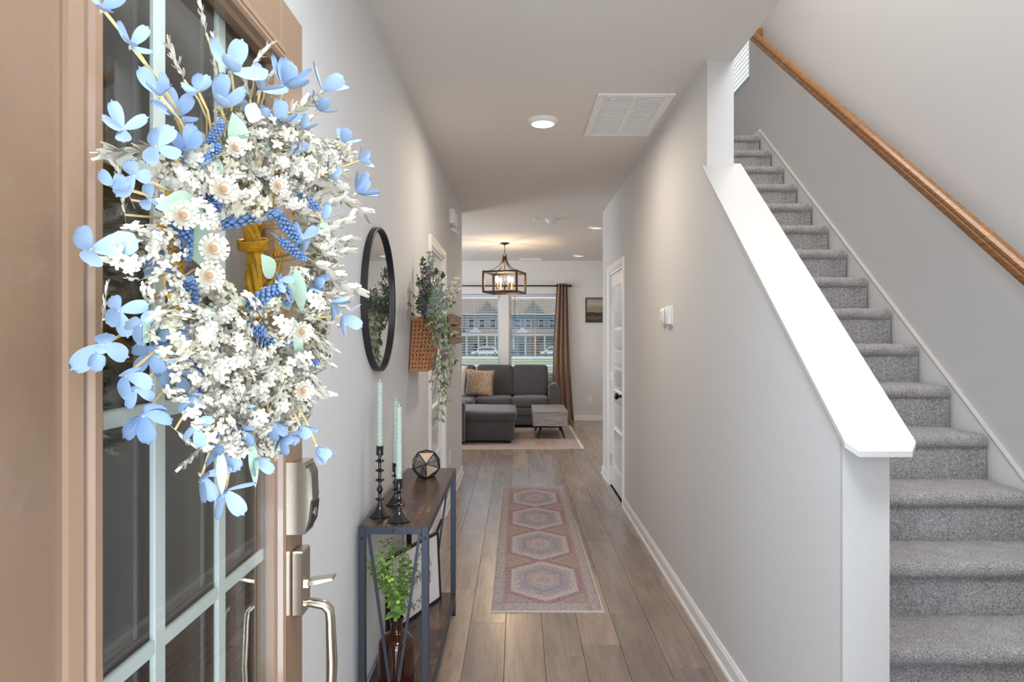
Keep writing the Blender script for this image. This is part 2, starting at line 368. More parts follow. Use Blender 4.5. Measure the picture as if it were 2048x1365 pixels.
def thing(name, label, cat, loc=(0, 0, 0), rotz=0, group=None, kind=None):
    o = bpy.data.objects.new(name, None); col.objects.link(o); o.location = loc; o.rotation_euler = (0, 0, rotz); o.empty_display_size = .05
    return tag(o, label, cat, group, kind)
def tag(o, label, cat, group=None, kind=None):
    o['label'] = label; o['category'] = cat
    if group: o['group'] = group
    if kind: o['kind'] = kind
    return o
def struct(name, m, material, label, cat='wall', smooth=False):
    o = part(name, m, material, smooth=smooth); return tag(o, label, cat, kind='structure')
def dup(o, loc=None, parent=None, label=None, rotz=None):
    c = o.copy(); col.objects.link(c)
    if parent: c.parent = parent
    if loc is not None: c.location = loc
    if rotz is not None: c.rotation_euler.z = rotz
    if label: c['label'] = label
    for ch in list(o.children): dup(ch, parent=c)
    return c

# ------------------------------------------------------------------ setting: shell
XL, XR, XI, XS = -.585, .897, 1.02, 2.13       # hall left wall, hall right wall, its stair side, stair outer wall
H, YE, YF = 2.74, 7.15, 11.65                  # ceiling, hall end, window wall
LX0, LX1 = -3.0, 3.0
fl = struct('floor', M().box(-3.1, 3.1, .27, 11.8, -.12, -.011), 'subfloor', 'wood-look plank floor running down the hall into the living room', 'floor')
struct('ground_porch', M().box(-4, 4, -4, .27, -.25, -.03), 'concrete', 'concrete porch slab outside the front door', 'porch')
# ceiling
struct('ceiling', M().box(XL-.12, XI, .27, YE, H, H+.3), 'ceiling', 'smooth white hall ceiling with round light and air grille', 'ceiling')
struct('ceiling_living', M().box(LX0-.1, LX1+.1, YE, YF+.15, H, H+.3), 'ceiling', 'white living room ceiling around the lantern chandelier', 'ceiling')
struct('ceiling_stairs', M().box(XR-.1, XS+.12, .27, 7.6, 5.5, 5.6), 'ceiling', 'high white ceiling over the staircase', 'ceiling')
# left wall with door opening y 4.535..5.385
DL0, DL1, DR0, DR1, DH = 4.535, 5.375, 5.765, 6.605, 2.05
lw = M().box(XL-.12, XL, .44, DL0, 0, H).box(XL-.12, XL, DL1, YE, 0, H).box(XL-.12, XL, DL0, DL1, DH, H)
struct('wall_left', lw, 'wall', 'left hall wall painted warm light grey behind the round mirror')
CAPZ0, CAPZ1 = 1.182, 2.225                     # half wall top, z at y=1.88 and y=3.22
rw = M().prism([(1.88, 0), (3.22, 0), (3.22, CAPZ1), (1.88, CAPZ0)], XR, XI, 'x')
rw.box(XR, XI, 3.22, DR0, 0, H).box(XR, XI, DR1, YE, 0, H).box(XR, XI, DR0, DR1, DH, H)
struct('wall_right', rw, 'wall', 'right hall wall and sloped half wall hiding the carpeted stairs')
struct('wall_upstairs', M().box(XR, XI, .27, 7.4, H+.3, 5.5), 'wall', 'upstairs wall above the hall ceiling edge')
# stair outer wall with the landing window y 6.256..7.05, z 3.785..5.0
WL = (6.256, 7.05, 3.785, 5.05)
sw = M().box(XS, XS+.12, .27, WL[0], 0, 5.5).box(XS, XS+.12, WL[1], 7.6, 0, 5.5).box(XS, XS+.12, WL[0], WL[1], 0, WL[2]).box(XS, XS+.12, WL[0], WL[1], WL[3], 5.5)
struct('wall_stairs', sw, 'wall', 'outer stairwell wall carrying the oak handrail')
struct('wall_landing', M().box(XR, XS+.12, 7.4, 7.5, H+.3, 5.5), 'wall', 'wall at the back of the stair landing')
struct('wall_back_stairs', M().box(XI, LX1, YE, YE+.1, 0, H), 'wall', 'wall between the stairs and living room')
struct('wall_back_left', M().box(LX0, XL-.12, YE, YE+.1, 0, H), 'wall', 'living room wall left of the hall opening')
# front wall around the doorway (behind and beside the camera)
fw = M().box(-3, -.43, .27, .44, 0, 5.6).box(.49, XS+.12, .27, .44, 0, 5.6).box(-.43, .49, .27, .44, 2.09, 5.6)
struct('wall_front', fw, 'exterior', 'front house wall around the open doorway')
# living room walls
struct('wall_living_left', M().box(LX0-.1, LX0, YE, YF, 0, H), 'wall', 'left wall of the living room')
struct('wall_living_right', M().box(LX1, LX1+.1, YE, YF, 0, H), 'wall', 'right wall of the living room')
W1, W2, WZ0, WZ1 = (-1.20, -.295), (-.150, .755), .765, 2.17
bw = M().box(LX0-.1, W1[0], YF, YF+.15, 0, H).box(W1[1], W2[0], YF, YF+.15, 0, H).box(W2[1], LX1+.1, YF, YF+.15, 0, H)
for w in (W1, W2): bw.box(w[0], w[1], YF, YF+.15, 0, WZ0).box(w[0], w[1], YF, YF+.15, WZ1, H)
struct('wall_back', bw, 'wall', 'far living room wall with two tall windows')
# planks
PWD = .1785; PL = 1.218
phase = {-2: 3.859, -1: 3.40, 0: 3.75, 1: 3.05, 2: 3.16, 3: 3.517, 4: 2.937}
cache = {}
def plank(x0, x1, y0, y1):
    key = (round(x1-x0, 3), round(y1-y0, 3))
    if key not in cache:
        m = M().rbox(-(x1-x0)/2+.0007, (x1-x0)/2-.0007, -(y1-y0)/2+.0007, (y1-y0)/2-.0007, -.011, 0, .0011)
        cache[key] = mesh(m, 'plank', 'plank')
    put('plank', cache[key], fl, ((x0+x1)/2, (y0+y1)/2, 0))
rr = random.Random(3)
for i in range(-12, 14):
    x0 = -.058+PWD*i; x1 = x0+PWD
    ph = phase.get(i, None)
    if ph is None: ph = 3+rr.random()*PL
    y = ph-PL*4
    while y < YF:
        y0, y1 = max(y, .44), min(y+PL, YF); xa, xb = x0, x1
        y += PL
        if y1-y0 < .05: continue
        mid = (x0+x1)/2
        if y1 <= YE and not (XL-.03 < mid < XR+.06) and not (y1 < 2.0 and XL < mid < XS): continue
        if y0 < YE < y1 and not (XL-.03 < mid < XR+.06): y0 = YE+.1
        if y1-y0 < .05: continue
        if y1 <= YE: xa, xb = max(x0, XL-.0), min(x1, XR if y1 > 1.9 else XS)
        if xb-xa < .02: continue
        plank(xa, xb, y0, y1)
# baseboards with shoe moulding
def base_y(name, x, sgn, y0, y1, label, h=.085):
    pr = [(0, 0), (sgn*.022, 0), (sgn*.020, .012), (sgn*.013, .020), (sgn*.013, h-.018), (sgn*.008, h-.006), (sgn*.006, h), (0, h)]
    m = M(); n = len(pr); m.prism([(x+p[0], p[1]) for p in pr], y0, y1, 'y'); return struct(name, m, 'trim', label, 'baseboard')
base_y('baseboard_left', XL, 1, .44, DL0-.06, 'white baseboard along the left wall behind the console table')
base_y('baseboard_left_far', XL, 1, DL1+.06, YE+.013, 'short white baseboard past the left hall door')
base_y('baseboard_right', XR, -1, 1.88, DR0-.06, 'long white baseboard along the right hall wall')
base_y('baseboard_right_far', XR, -1, DR1+.06, YE+.013, 'short white baseboard between right hall door and hall end')
struct('baseboard_back', M().rbox(LX0, LX1, YF-.014, YF, 0, .09, .004), 'trim', 'white baseboard under the far living room windows', 'baseboard')
struct('baseboard_hall_end', M().rbox(XI, LX1, YE+.1, YE+.113, 0, .085, .004), 'trim', 'white baseboard on the living room side wall', 'baseboard')
# half wall: end casing, cap, column
cs = (CAPZ1-CAPZ0)/(3.22-1.88)
cap = M(); X0, X1 = .872, 1.062
top = lambda y: 1.130+.777*(y-1.785)
ch = .025
def ring(y, xa, xb, dz): return [(xa, y, top(y)+dz), (xb, y, top(y)+dz)]
P = [(X0, 1.812), (X0+ch, 1.785), (X1-ch, 1.785), (X1, 1.812), (X1, 3.235), (X0, 3.235)]
cap.add([(x, y, top(y)) for x, y in P]+[(x, y, top(y)-.015) for x, y in P], [(0, 1, 2, 3, 4, 5), (11, 10, 9, 8, 7, 6)]+[(i, 6+i, 6+(i+1) % 6, (i+1) % 6) for i in range(6)])
hw = thing('trim_cap', 'white sloped cap board on top of the stair half wall', 'trim', (.96, 1.83, 1.1), kind='structure')
part('cap_board', cap, 'cap_white', hw)
cv = M(); q = [(0, -.015), (0, -.045), (-.006, -.045), (-.016, -.03), (-.018, -.015)]
for xx, sg in ((XR, 1), (XI, -1)):
    k = [(xx+sg*a, b) for a, b in q]
    cv.add([(x, 1.88, top(1.88)+z) for x, z in k]+[(x, 3.22, top(3.22)+z) for x, z in k], [(0, 1, 2, 3, 4), (9, 8, 7, 6, 5)]+[(i, 5+i, 5+(i+1) % 5, (i+1) % 5) for i in range(5)])
part('cove_moulding', cv, 'trim', hw)
struct('trim_post', M().rbox(XR-.003, XI+.003, 1.868, 1.885, 0, 1.172, .001), 'cap_white', 'white end board of the stair half wall', 'trim')
struct('trim_column', M().rbox(XR-.002, XI+.002, 3.212, 3.222, 2.22, H, .001), 'cap_white', 'white end of the full height wall above the half wall', 'trim')

# ------------------------------------------------------------------ stairs
TR, RI, ND5 = .2603, .199, 3.019
st = thing('staircase', 'grey carpeted staircase climbing behind the white half wall', 'staircase', (1.56, 1.9, 0))
def grid_profile(m, prof, x0, x1, nx, rnd, endround=.0):
    """sweep a y-z profile along x with slight pile unevenness; ends closed"""
    k = len(m.v); n = len(prof)
    for i in range(nx+1):
        t = i/nx; x = x0+(x1-x0)*t
        for (y, z) in prof:
            e = 0
            if endround and x1-x < endround:
                e = (1-math.sqrt(max(0, 1-((endround-(x1-x))/endround)**2)))
            m.v.append((x+0, y+rnd.uniform(-.0012, .0012)+e*endround*.9*(1 if True else 0), z+rnd.uniform(-.0012, .0012)-e*endround*.5))
    for i in range(nx):
        for j in range(n-1): m.f.append((k+i*n+j, k+(i+1)*n+j, k+(i+1)*n+j+1, k+i*n+j+1))
    m.f.append(tuple(k+nx*n+j for j in range(n))); m.f.append(tuple(k+j for j in reversed(range(n))))
rs = random.Random(11)
for k in range(1, 17):
    yf = ND5+TR*(k-5); z = RI*k; xr = 2.100; big = k <= 6
    depth = TR+.035 if k < 16 else 1.5
    nr, yb = .031, yf+depth
    prof = [(yb, z)]
    steps = 10 if big else 5
    for i in range(1, steps): prof.append((yb-(yb-yf-nr)*i/steps, z+.002*math.sin(i)))
    for i in range(0, 9):
        a = PI/2+PI*i/8; prof.append((yf+nr+nr*math.cos(a), z-nr+nr*math.sin(a)*1.0))
    prof.append((yf+.05, z-2*nr)); prof.append((yb, z-2*nr))
    m = M(); grid_profile(m, prof, XI+.001, xr, 90 if big else 40, rs, .02)
    part('tread', m, 'carpet', st, smooth=50, at=(1.5, yf, z))
    yr = yf+.024
    pr = [(yr+.04, z-2*nr), (yr, z-2*nr+.004)]+[(yr+.001*math.sin(i), z-2*nr-(RI-2*nr)*i/6) for i in range(1, 6)]+[(yr, z-RI+.001), (yr+.04, z-RI+.001)]
    m = M(); grid_profile(m, pr, XI+.001, xr-.002, 90 if big else 40, rs)
    part('riser', m, 'carpet', st, smooth=50, at=(1.5, yf, z-RI))
# core below the carpet
core = M()
for k in range(1, 17):
    yf = ND5+TR*(k-5)+.07; core.box(XI+.01, 2.08, yf, 7.1, RI*(k-1), RI*k-.064)
part('stair_core', core, 'subfloor', st)
# skirt board on the wall (follows the nosings)
SK = lambda y: 1.032+.773*(y-3.09)
sk = M().prism([(1.95, 0), (6.05, 2.9), (6.05, SK(5.95)-.005), (5.93, SK(5.93)), (1.95, SK(1.95))], XS-.018, XS, 'x')
struct('trim_skirt', sk, 'trim', 'white skirt board following the stairs along the wall', 'trim')
struct('trim_skirt_cap', M().add([(XS-.020, 1.95, SK(1.95)-.014), (XS, 1.95, SK(1.95)-.014), (XS, 1.95, SK(1.95)+.004), (XS-.020, 1.95, SK(1.95)), (XS-.020, 5.93, SK(5.93)-.014), (XS, 5.93, SK(5.93)-.014), (XS, 5.93, SK(5.93)+.004), (XS-.020, 5.93, SK(5.93))],
    [(0, 1, 2, 3), (7, 6, 5, 4), (0, 4, 5, 1), (1, 5, 6, 2), (2, 6, 7, 3), (3, 7, 4, 0)]), 'cap_white', 'thin beaded top edge of the stair skirt', 'trim')
struct('baseboard_landing', M().rbox(XS-.014, XS, 5.95, 7.4, 3.184, SK(5.95)+.01, .003), 'trim', 'white baseboard on the stair landing', 'baseboard')

# handrail
hr = thing('handrail', 'brown oak handrail sloping up the stairwell wall', 'handrail', (2.05, 2.4, 1.6))
HR = lambda y: 1.712+.745*(y-2.75)
sec = [(-.030, -.022), (-.026, -.032), (.026, -.032), (.030, -.022), (.030, -.002), (.024, .004), (.030, .012), (.028, .024), (.014, .033), (-.014, .033), (-.028, .024), (-.030, .012), (-.024, .004), (-.030, -.002)]
XH = 2.035
def railpts(y): return [(XH+a, y-.55*b, HR(y)+b*.84) for a, b in sec]
n = len(sec); m = M().add(railpts(1.9)+railpts(5.92), [tuple(range(n)), tuple(range(2*n-1, n-1, -1))]+[(i, (i+1) % n, n+(i+1) % n, n+i) for i in range(n)])
part('rail', m, 'oak_rail', hr, smooth=30)
part('rail_return', M().rbox(XH-.02, XS, 5.90, 5.955, HR(5.93)-.03, HR(5.93)+.034, .008, 2), 'oak_rail', hr)
for y in (2.3, 3.2, 3.42, 4.1, 5.0, 5.65):
    b = M().lathe([(.0, -.004), (.026, -.004), (.026, .0), (.01, .006), (0, .006)], (XS-.006, y, HR(y)-.085), 14, 'x')
    b.tube([(XS-.004, y, HR(y)-.085), (XS-.05, y, HR(y)-.08), (XH+.005, y, HR(y)-.05), (XH, y, HR(y)-.03)], .006, 8)
    part('bracket', b, 'nickel_dark', hr, smooth=40, label='small metal wall bracket')

# ------------------------------------------------------------------ windows
def window(name, x0, x1, z0, z1, label):
    w = thing(name, label, 'window', ((x0+x1)/2, YF+.1, z0), kind='structure'); y0, y1 = YF+.085, YF+.135; f = .045
    m = M().rbox(x0, x0+f, y0, y1, z0, z1, .004).rbox(x1-f, x1, y0, y1, z0, z1, .004).rbox(x0+f, x1-f, y0, y1, z1-f, z1, .004).rbox(x0+f, x1-f, y0, y1, z0, z0+f, .004)
    part('window_frame', m, 'trim', w)
    zm = 1.47; part('meeting_rail', M().rbox(x0+f, x1-f, y0, y1, zm-.025, zm+.025, .004), 'trim', w)
    part('pane', M().box(x0+f, x1-f, YF+.108, YF+.112, zm+.025, z1-f), 'pane', w); part('pane', M().box(x0+f, x1-f, YF+.118, YF+.122, z0+f, zm-.025), 'pane', w)
    part('window_sill', M().rbox(x0-.02, x1+.02, YF-.02, YF+.084, z0-.018, z0, .004, 1), 'trim', w)
window('window_1', *W1, WZ0, WZ1, 'left living room window behind a white slatted blind')
window('window_2', *W2, WZ0, WZ1, 'right living room window beside the brown curtain')
t = NT('slat'); t.set(color=S(192, 197, 204), rough=.4); MATS['slat'] = t.mat  # white slats greyed: their backlit shading is put into the colour
slat_me = mesh(M().add([(-.42, -.0245, .0), (.42, -.0245, .0), (.42, 0, .003), (-.42, 0, .003), (.42, .0245, 0), (-.42, .0245, 0),
                        (-.42, -.0245, .0025), (.42, -.0245, .0025), (.42, 0, .0055), (-.42, 0, .0055), (.42, .0245, .0025), (-.42, .0245, .0025)],
                       [(0, 1, 2, 3), (3, 2, 4, 5), (9, 8, 7, 6), (11, 10, 8, 9), (0, 6, 7, 1), (5, 4, 10, 11), (0, 3, 9, 6), (3, 5, 11, 9), (1, 7, 8, 2), (2, 8, 10, 4)]), 'slat', 'slat')
def blind(x0, x1, label, wand):
    b = thing('window_blind', label, 'blind', ((x0+x1)/2, YF+.045, WZ0), group='white blinds over the living room windows'); cx = (x0+x1)/2
    part('headrail', M().rbox(x0+.012, x1-.012, YF+.02, YF+.07, WZ1-.05, WZ1-.004, .003), 'slat', b)
    s = (x1-x0-.03)/.84; z = WZ0+.03
    part('bottom_rail', M().rbox(x0+.015, x1-.015, YF+.02, YF+.07, WZ0+.006, WZ0+.024, .003), 'slat', b)
    z = WZ0+.06
    while z < WZ1-.06:
        put('slat', slat_me, b, (0, 0, z-WZ0), (.20, 0, 0), (s, 1, 1)); z += .0455
    for fx in (.16, .5, .84):
        x = x0+(x1-x0)*fx; part('ladder_cord', M().box(x-.0012, x+.0012, YF+.019, YF+.0205, WZ0+.02, WZ1-.03), 'white_plastic', b)
    if wand: part('wand', M().tube([(x0+.1, YF+.012, WZ1-.03), (x0+.1, YF+.012, 1.62)], .004, 8), 'black_matte', b, True)
blind(*W1, 'white horizontal slat blind on left living room window', False)
blind(*W2, 'white horizontal slat blind with tilt wand on right window', True)
# landing window
lwn = thing('window_3', 'bright upstairs landing window seen above the stairs', 'window', (XS+.08, 6.65, WL[2]), kind='structure')
y0, y1, z0, z1 = WL; f = .045; a, b = XS+.07, XS+.115
part('window_frame', M().rbox(a, b, y0, y0+f, z0, z1, .004).rbox(a, b, y1-f, y1, z0, z1, .004).rbox(a, b, y0+f, y1-f, z1-f, z1, .004).rbox(a, b, y0+f, y1-f, z0, z0+f, .004), 'trim', lwn)
part('pane', M().box(XS+.09, XS+.094, y0+f, y1-f, z0+f, z1-f), 'pane', lwn)
bl = thing('landing_blind', 'closed white blind on the upstairs landing window', 'blind', (XS+.035, 6.65, WL[2]))
t = NT('slat_lit'); tl = t.n.new('ShaderNodeBsdfTranslucent'); tl.inputs[0].default_value = (.95, .95, .93, 1); mx = t.n.new('ShaderNodeMixShader'); mx.inputs[0].default_value = .75
t.set(color=(.9, .9, .9, 1)); t.l.new(t.b.outputs[0], mx.inputs[1]); t.l.new(tl.outputs[0], mx.inputs[2]); t.l.new(mx.outputs[0], t.n['Material Output'].inputs[0]); MATS['slat_lit'] = t.mat
z = WL[2]+.10
while z < WL[3]-.05:
    part('slat', M().bar((XS+.03, y0+.01, z), (XS+.03, y1-.01, z), .05, .003, up=(1, 0, .35)), 'slat_lit', bl); z += .044
part('bottom_rail', M().rbox(XS+.015, XS+.055, y0+.01, y1-.01, WL[2]+.055, WL[2]+.075, .003), 'slat', bl)

# ------------------------------------------------------------------ interior panel doors
def panel_door(name, xw, sgn, y0, y1, label, knob_y, hinge_y):
    d = thing(name, label, 'door', (xw, (y0+y1)/2, 0), kind='structure')
    xf = xw-sgn*.012; th = .035; X = lambda a: sorted((xf, xf-sgn*a))
    g = .004; a0, a1 = y0+.02+g, y1-.02-g; zt = DH-.02-g; zb = .012
    xs = X(th); m = M(); stile = .112
    m.box(xs[0], xs[1], a0, a0+stile, zb, zt).box(xs[0], xs[1], a1-stile, a1, zb, zt)
    pz = [(.20, .45), (.565, .815), (.93, 1.18), (1.295, 1.545), (1.66, 1.91)]
    edges = [zb]+[v for p in pz for v in p]+[zt]
    for i in range(0, len(edges), 2): m.box(xs[0], xs[1], a0+stile, a1-stile, edges[i], edges[i+1])
    part('door_leaf', m, 'gloss_white', d)
    for (p0, p1) in pz:
        q = M(); b0, b1 = a0+stile, a1-stile; rings = [(0, 0), (.016, .013), (.022, .013), (.05, .004), (.052, .004)]
        vs = []
        for ins, dep in rings:
            x = xf-sgn*dep; vs += [(x, b0+ins, p0+ins), (x, b1-ins, p0+ins), (x, b1-ins, p1-ins), (x, b0+ins, p1-ins)]
        fs = [(4*i+j, 4*i+(j+1) % 4, 4*i+4+(j+1) % 4, 4*i+4+j) for i in range(len(rings)-1) for j in range(4)]+[(16, 17, 18, 19)]
        xb = xf-sgn*.03; vs += [(xb, b0, p0), (xb, b1, p0), (xb, b1, p1), (xb, b0, p1)]; fs += [(j, (j+1) % 4, 20+(j+1) % 4, 20+j) for j in range(4)]+[(23, 22, 21, 20)]
        part('panel', q.add(vs, fs), 'gloss_white', d)
    # jambs
    xs = sorted((xw, xw-sgn*.12))
    part('jamb', M().box(xs[0], xs[1], y0, y0+.02, 0, DH).box(xs[0], xs[1], y1-.02, y1, 0, DH).box(xs[0], xs[1], y0+.02, y1-.02, DH-.02, DH), 'trim', d)
    # casing: profiled boards proud of the wall
    cw = .06
    def cas(seg):
        m = M(); pr = [(0, 0), (0, .009), (.008, .014), (.03, .012), (.048, .018), (cw, .018), (cw, 0)]
        pts = {'n': ((y0-0, 0), (y0-0, DH+0)), 'f': ((y1, 0), (y1, DH)), 't': None}
        if seg == 'n': m.add([(xw+sgn*h, y0-o, 0) for o, h in pr]+[(xw+sgn*h, y0-o, DH+o) for o, h in pr], [])
        if seg == 'f': m.add([(xw+sgn*h, y1+o, 0) for o, h in pr]+[(xw+sgn*h, y1+o, DH+o) for o, h in pr], [])
        if seg == 't': m.add([(xw+sgn*h, y0-o, DH+o) for o, h in pr]+[(xw+sgn*h, y1+o, DH+o) for o, h in pr], [])
        n = len(pr); m.f += [tuple(range(n)), tuple(range(2*n-1, n-1, -1))]+[(i, n+i, n+(i+1) % n, (i+1) % n) for i in range(n)]
        part('casing', m, 'trim', d)
    for s_ in 'nft': cas(s_)
    if knob_y:
        k = M().lathe([(0, 0), (.032, 0), (.032, .006), (.012, .012), (.011, .035), (.024, .045), (.029, .058), (.024, .070), (.01, .076), (0, .077)], (0, 0, 0), 20, 'x')
        k.v = [(xf+sgn*p[0], p[1]+knob_y, p[2]+.92) for p in k.v]; part('knob', k, 'bronze_dark', d, 40)
    if hinge_y:
        for z in (.25, 1.06, 1.83):
            part('hinge', M().tube([(xf+sgn*.006, hinge_y, z-.05), (xf+sgn*.006, hinge_y, z+.05)], .007, 10).box(min(xf, xf+sgn*.002), max(xf, xf+sgn*.002), hinge_y-.022, hinge_y+.012, z-.045, z+.045), 'nickel', d, 40)
    return d
panel_door('door_2', XL, 1, DL0, DL1, 'white five panel door in the left wall behind the trailing plant', None, None)
panel_door('door_3', XR, -1, DR0, DR1, 'glossy white five panel door with dark knob in right wall', DR0+.09, DR1-.022)

# ------------------------------------------------------------------ the open front door (x = -.43 exterior face)
XD, TH = -.430, .045; DY0, DY1, DZ = .446, 1.36, 2.052
GY0, GY1, GZ0, GZ1 = .675, 1.210, .46, 1.925
fd = thing('door_1', 'brown front door with gridded glass, swung open and carrying the wreath', 'door', (XD-TH/2, .45, 0), kind='structure')
xb = XD-TH; LF = .028
m = M()
m.box(xb, XD, DY0, GY0-LF, .012, DZ).box(xb, XD, GY1+LF, DY1, .012, DZ)
part('stile', M().rbox(xb, XD, DY0, GY0-LF, .012, DZ, .002), 'door_brown', fd)
part('stile', M().rbox(xb, XD, GY1+LF, DY1, .012, DZ, .002), 'door_brown', fd)
part('rail', M().rbox(xb, XD, GY0-LF, GY1+LF, GZ1+LF, DZ, .001), 'door_brown', fd)
part('rail', M().rbox(xb, XD, GY0-LF, GY1+LF, .012, GZ0-LF, .001), 'door_brown', fd)
# lite frame moulding both faces: stepped mitred profile
pr = [(-LF-.005, -.004), (-LF-.005, .006), (-LF+.008, .012), (-LF+.012, .012), (-LF+.014, .009), (-LF+.020, .016), (-LF+.028, .018), (-LF+.034, .015), (-LF+.036, .006), (-LF+.042, .002), (-LF+.042, -.014)]
def frame_mould(x, sg):
    m = M(); n = len(pr)
    for cy, cz, sy, sz in ((GY0, GZ0, 1, 1), (GY1, GZ0, -1, 1), (GY1, GZ1, -1, -1), (GY0, GZ1, 1, -1)):
        m.v += [(x+sg*h, cy+sy*o, cz+sz*o) for o, h in pr]
    for c in range(4):
        for i in range(n-1): m.f.append((c*n+i, c*n+i+1, ((c+1) % 4)*n+i+1, ((c+1) % 4)*n+i))
    return m
part('lite_frame', frame_mould(XD, 1), 'door_brown', fd)
part('lite_frame', frame_mould(xb, -1), 'door_brown', fd)
part('glass_pane', M().box(XD-.013, XD-.010, GY0+.002, GY1-.002, GZ0+.002, GZ1-.002), 'door_glass', fd)
part('glass_pane', M().box(xb+.010, xb+.013, GY0+.002, GY1-.002, GZ0+.002, GZ1-.002), 'door_glass_inner', fd)
mw = .0135
for i in (1, 2):
    y = GY0+(GY1-GY0)*i/3+.0; part('muntin', M().rbox(XD-.026, XD-.018, y-mw, y+mw, GZ0, GZ1, .002), 'muntin', fd)
for i in range(1, 5):
    z = GZ1-(GZ1-GZ0)*i/5; part('muntin', M().rbox(XD-.0255, XD-.0185, GY0, GY1, z-.0105, z+.0105, .002), 'muntin', fd)
# keypad deadbolt
ky, kz0, kz1 = 1.316, 1.055, 1.192
kp = M(); prof = [(0, kz0), (.026, kz0), (.034, kz0+.03), (.038, (kz0+kz1)/2), (.034, kz1-.03), (.026, kz1), (0, kz1)]
kp.prism([(XD+a, z) for a, z in prof], ky-.027, ky+.027, 'y'); kb = part('keypad_lock', kp, 'nickel', fd, 35)
part('touch_screen', M().prism([(XD+.0365, kz0+.062), (XD+.0395, kz0+.066), (XD+.0375, kz1-.022), (XD+.031, kz1-.008), (XD+.028, kz1-.02)], ky-.021, ky+.021, 'y'), 'nickel_dark', kb)
part('key_cover', M().prism([(XD+.027, kz0+.004), (XD+.0365, kz0+.022), (XD+.0405, kz0+.058), (XD+.033, kz0+.06)], ky-.022, ky+.022, 'y'), 'black_matte', kb)
kc = M().lathe([(0, 0), (.009, 0), (.009, .003), (.004, .004), (0, .004)], (0, 0, 0), 16, 'x'); kc.v = [(p[0]+XD+.037, p[1]+ky, p[2]+kz0+.038) for p in kc.v]; part('key_cylinder', kc, 'nickel', kb, 40)
# handle set
hz0, hz1 = .898, 1.022
hb = part('handle_plate', M().rbox(XD, XD+.022, ky-.025, ky+.025, hz0, hz1, .003), 'nickel', fd)
part('thumb_lever', M().rbox(XD+.016, XD+.03, ky-.007, ky+.007, .945, .962, .002).prism([(XD+.028, .962), (XD+.074, .968), (XD+.076, .964), (XD+.028, .952)], ky-.014, ky+.014, 'y'), 'nickel', hb)
gr = M()
gx = XD+.068
path = [(XD+.004, ky, .912), (XD+.03, ky, .917), (gx-.012, ky, .912), (gx-.002, ky, .902), (gx, ky, .885), (gx+.003, ky, .80), (gx, ky, .71), (gx-.004, ky, .695), (gx-.016, ky, .685), (XD+.004, ky, .685)]
for a, b in zip(path[:-1], path[1:]): gr.bar(a, b, .024, .012, up=(0, 1, 0)) if False else gr.bar(a, b, .011, .024, up=(0, 1, 0))
gr2 = M().tube(path, [.010, .009, .009, .009, .009, .0105, .009, .009, .009, .010], 12); gr2.v = [(p[0], ky+(p[1]-ky)*1.35, p[2]) for p in gr2.v]
part('grip', gr2, 'nickel', hb, 60); part('lower_mount', M().rbox(XD, XD+.016, ky-.022, ky+.022, .66, .71, .003), 'nickel', hb)
for z in (.25, 1.05, 1.85): part('hinge', M().tube([(XD-.006, .443, z-.05), (XD-.006, .443, z+.05)], .006, 8), 'nickel', fd, 40)
struct('trim_door_frame', M().box(-.45, -.432, .27, .445, 0, 2.09).box(.48, .498, .27, .445, 0, 2.09).box(-.432, .48, .27, .445, 2.065, 2.09), 'door_brown', 'brown jamb of the front doorway', 'trim')
struct('trim_threshold', M().rbox(-.43, .49, .27, .44, -.03, .012, .004), 'nickel_dark', 'metal threshold of the front doorway', 'trim')

# ------------------------------------------------------------------ wreath
def P3(px, py, X):                      # point on the plane x = X seen in that direction
    D = F*abs(X)/abs(px-1035); return Vector((X, D, 1.43-(py-675)*D/F))
def WX(px): return -.395+.145*((px-130)/610)**1.25 if px > 130 else -.395
WC = Vector((-.405, .875, 1.535))
wr = thing('wreath', 'blue and white artificial flower wreath hanging on the front door glass', 'wreath', tuple(WC))
rw_ = random.Random(21)
rg = M()
for q in range(6):
    pts = []; ph0 = rw_.uniform(0, 6.3); rr0 = .115+rw_.uniform(-.014, .014); tw = rw_.choice((3, 4, 5))
    for i in range(41):
        a = 2*PI*i/40; r = rr0*.5+.0575+.009*math.cos(tw*a+ph0); pts.append((WC.x+.022+.009*math.sin(tw*a+ph0), WC.y+r*math.cos(a), WC.z+r*math.sin(a)))
    rg.tube(pts, .0048, 5, False)
part('twig_ring', rg, 'twig_yellow', wr, 60)
for a in (.2, 1.1, 2.2, 3.0, 3.9, 4.7, 5.5):
    b = M()
    for w in range(4):
        aa = a+.035*w; c = Vector((WC.x+.022, WC.y+.115*math.cos(aa), WC.z+.115*math.sin(aa))); rad = Vector((0, math.cos(aa), math.sin(aa)))
        b.tube([c+rad*.021*math.cos(t)+Vector((.021*math.sin(t), 0, 0)) for t in [2*PI*i/10 for i in range(11)]], .0022, 4, False)
    part('wire_binding', b, 'twig_yellow', wr, 60)
def rot_to(d, roll=0):
    q = Vector(d).normalized().to_track_quat('Z', 'Y'); return (q.to_matrix() @ Matrix.Rotation(roll, 3, 'Z')).to_euler()
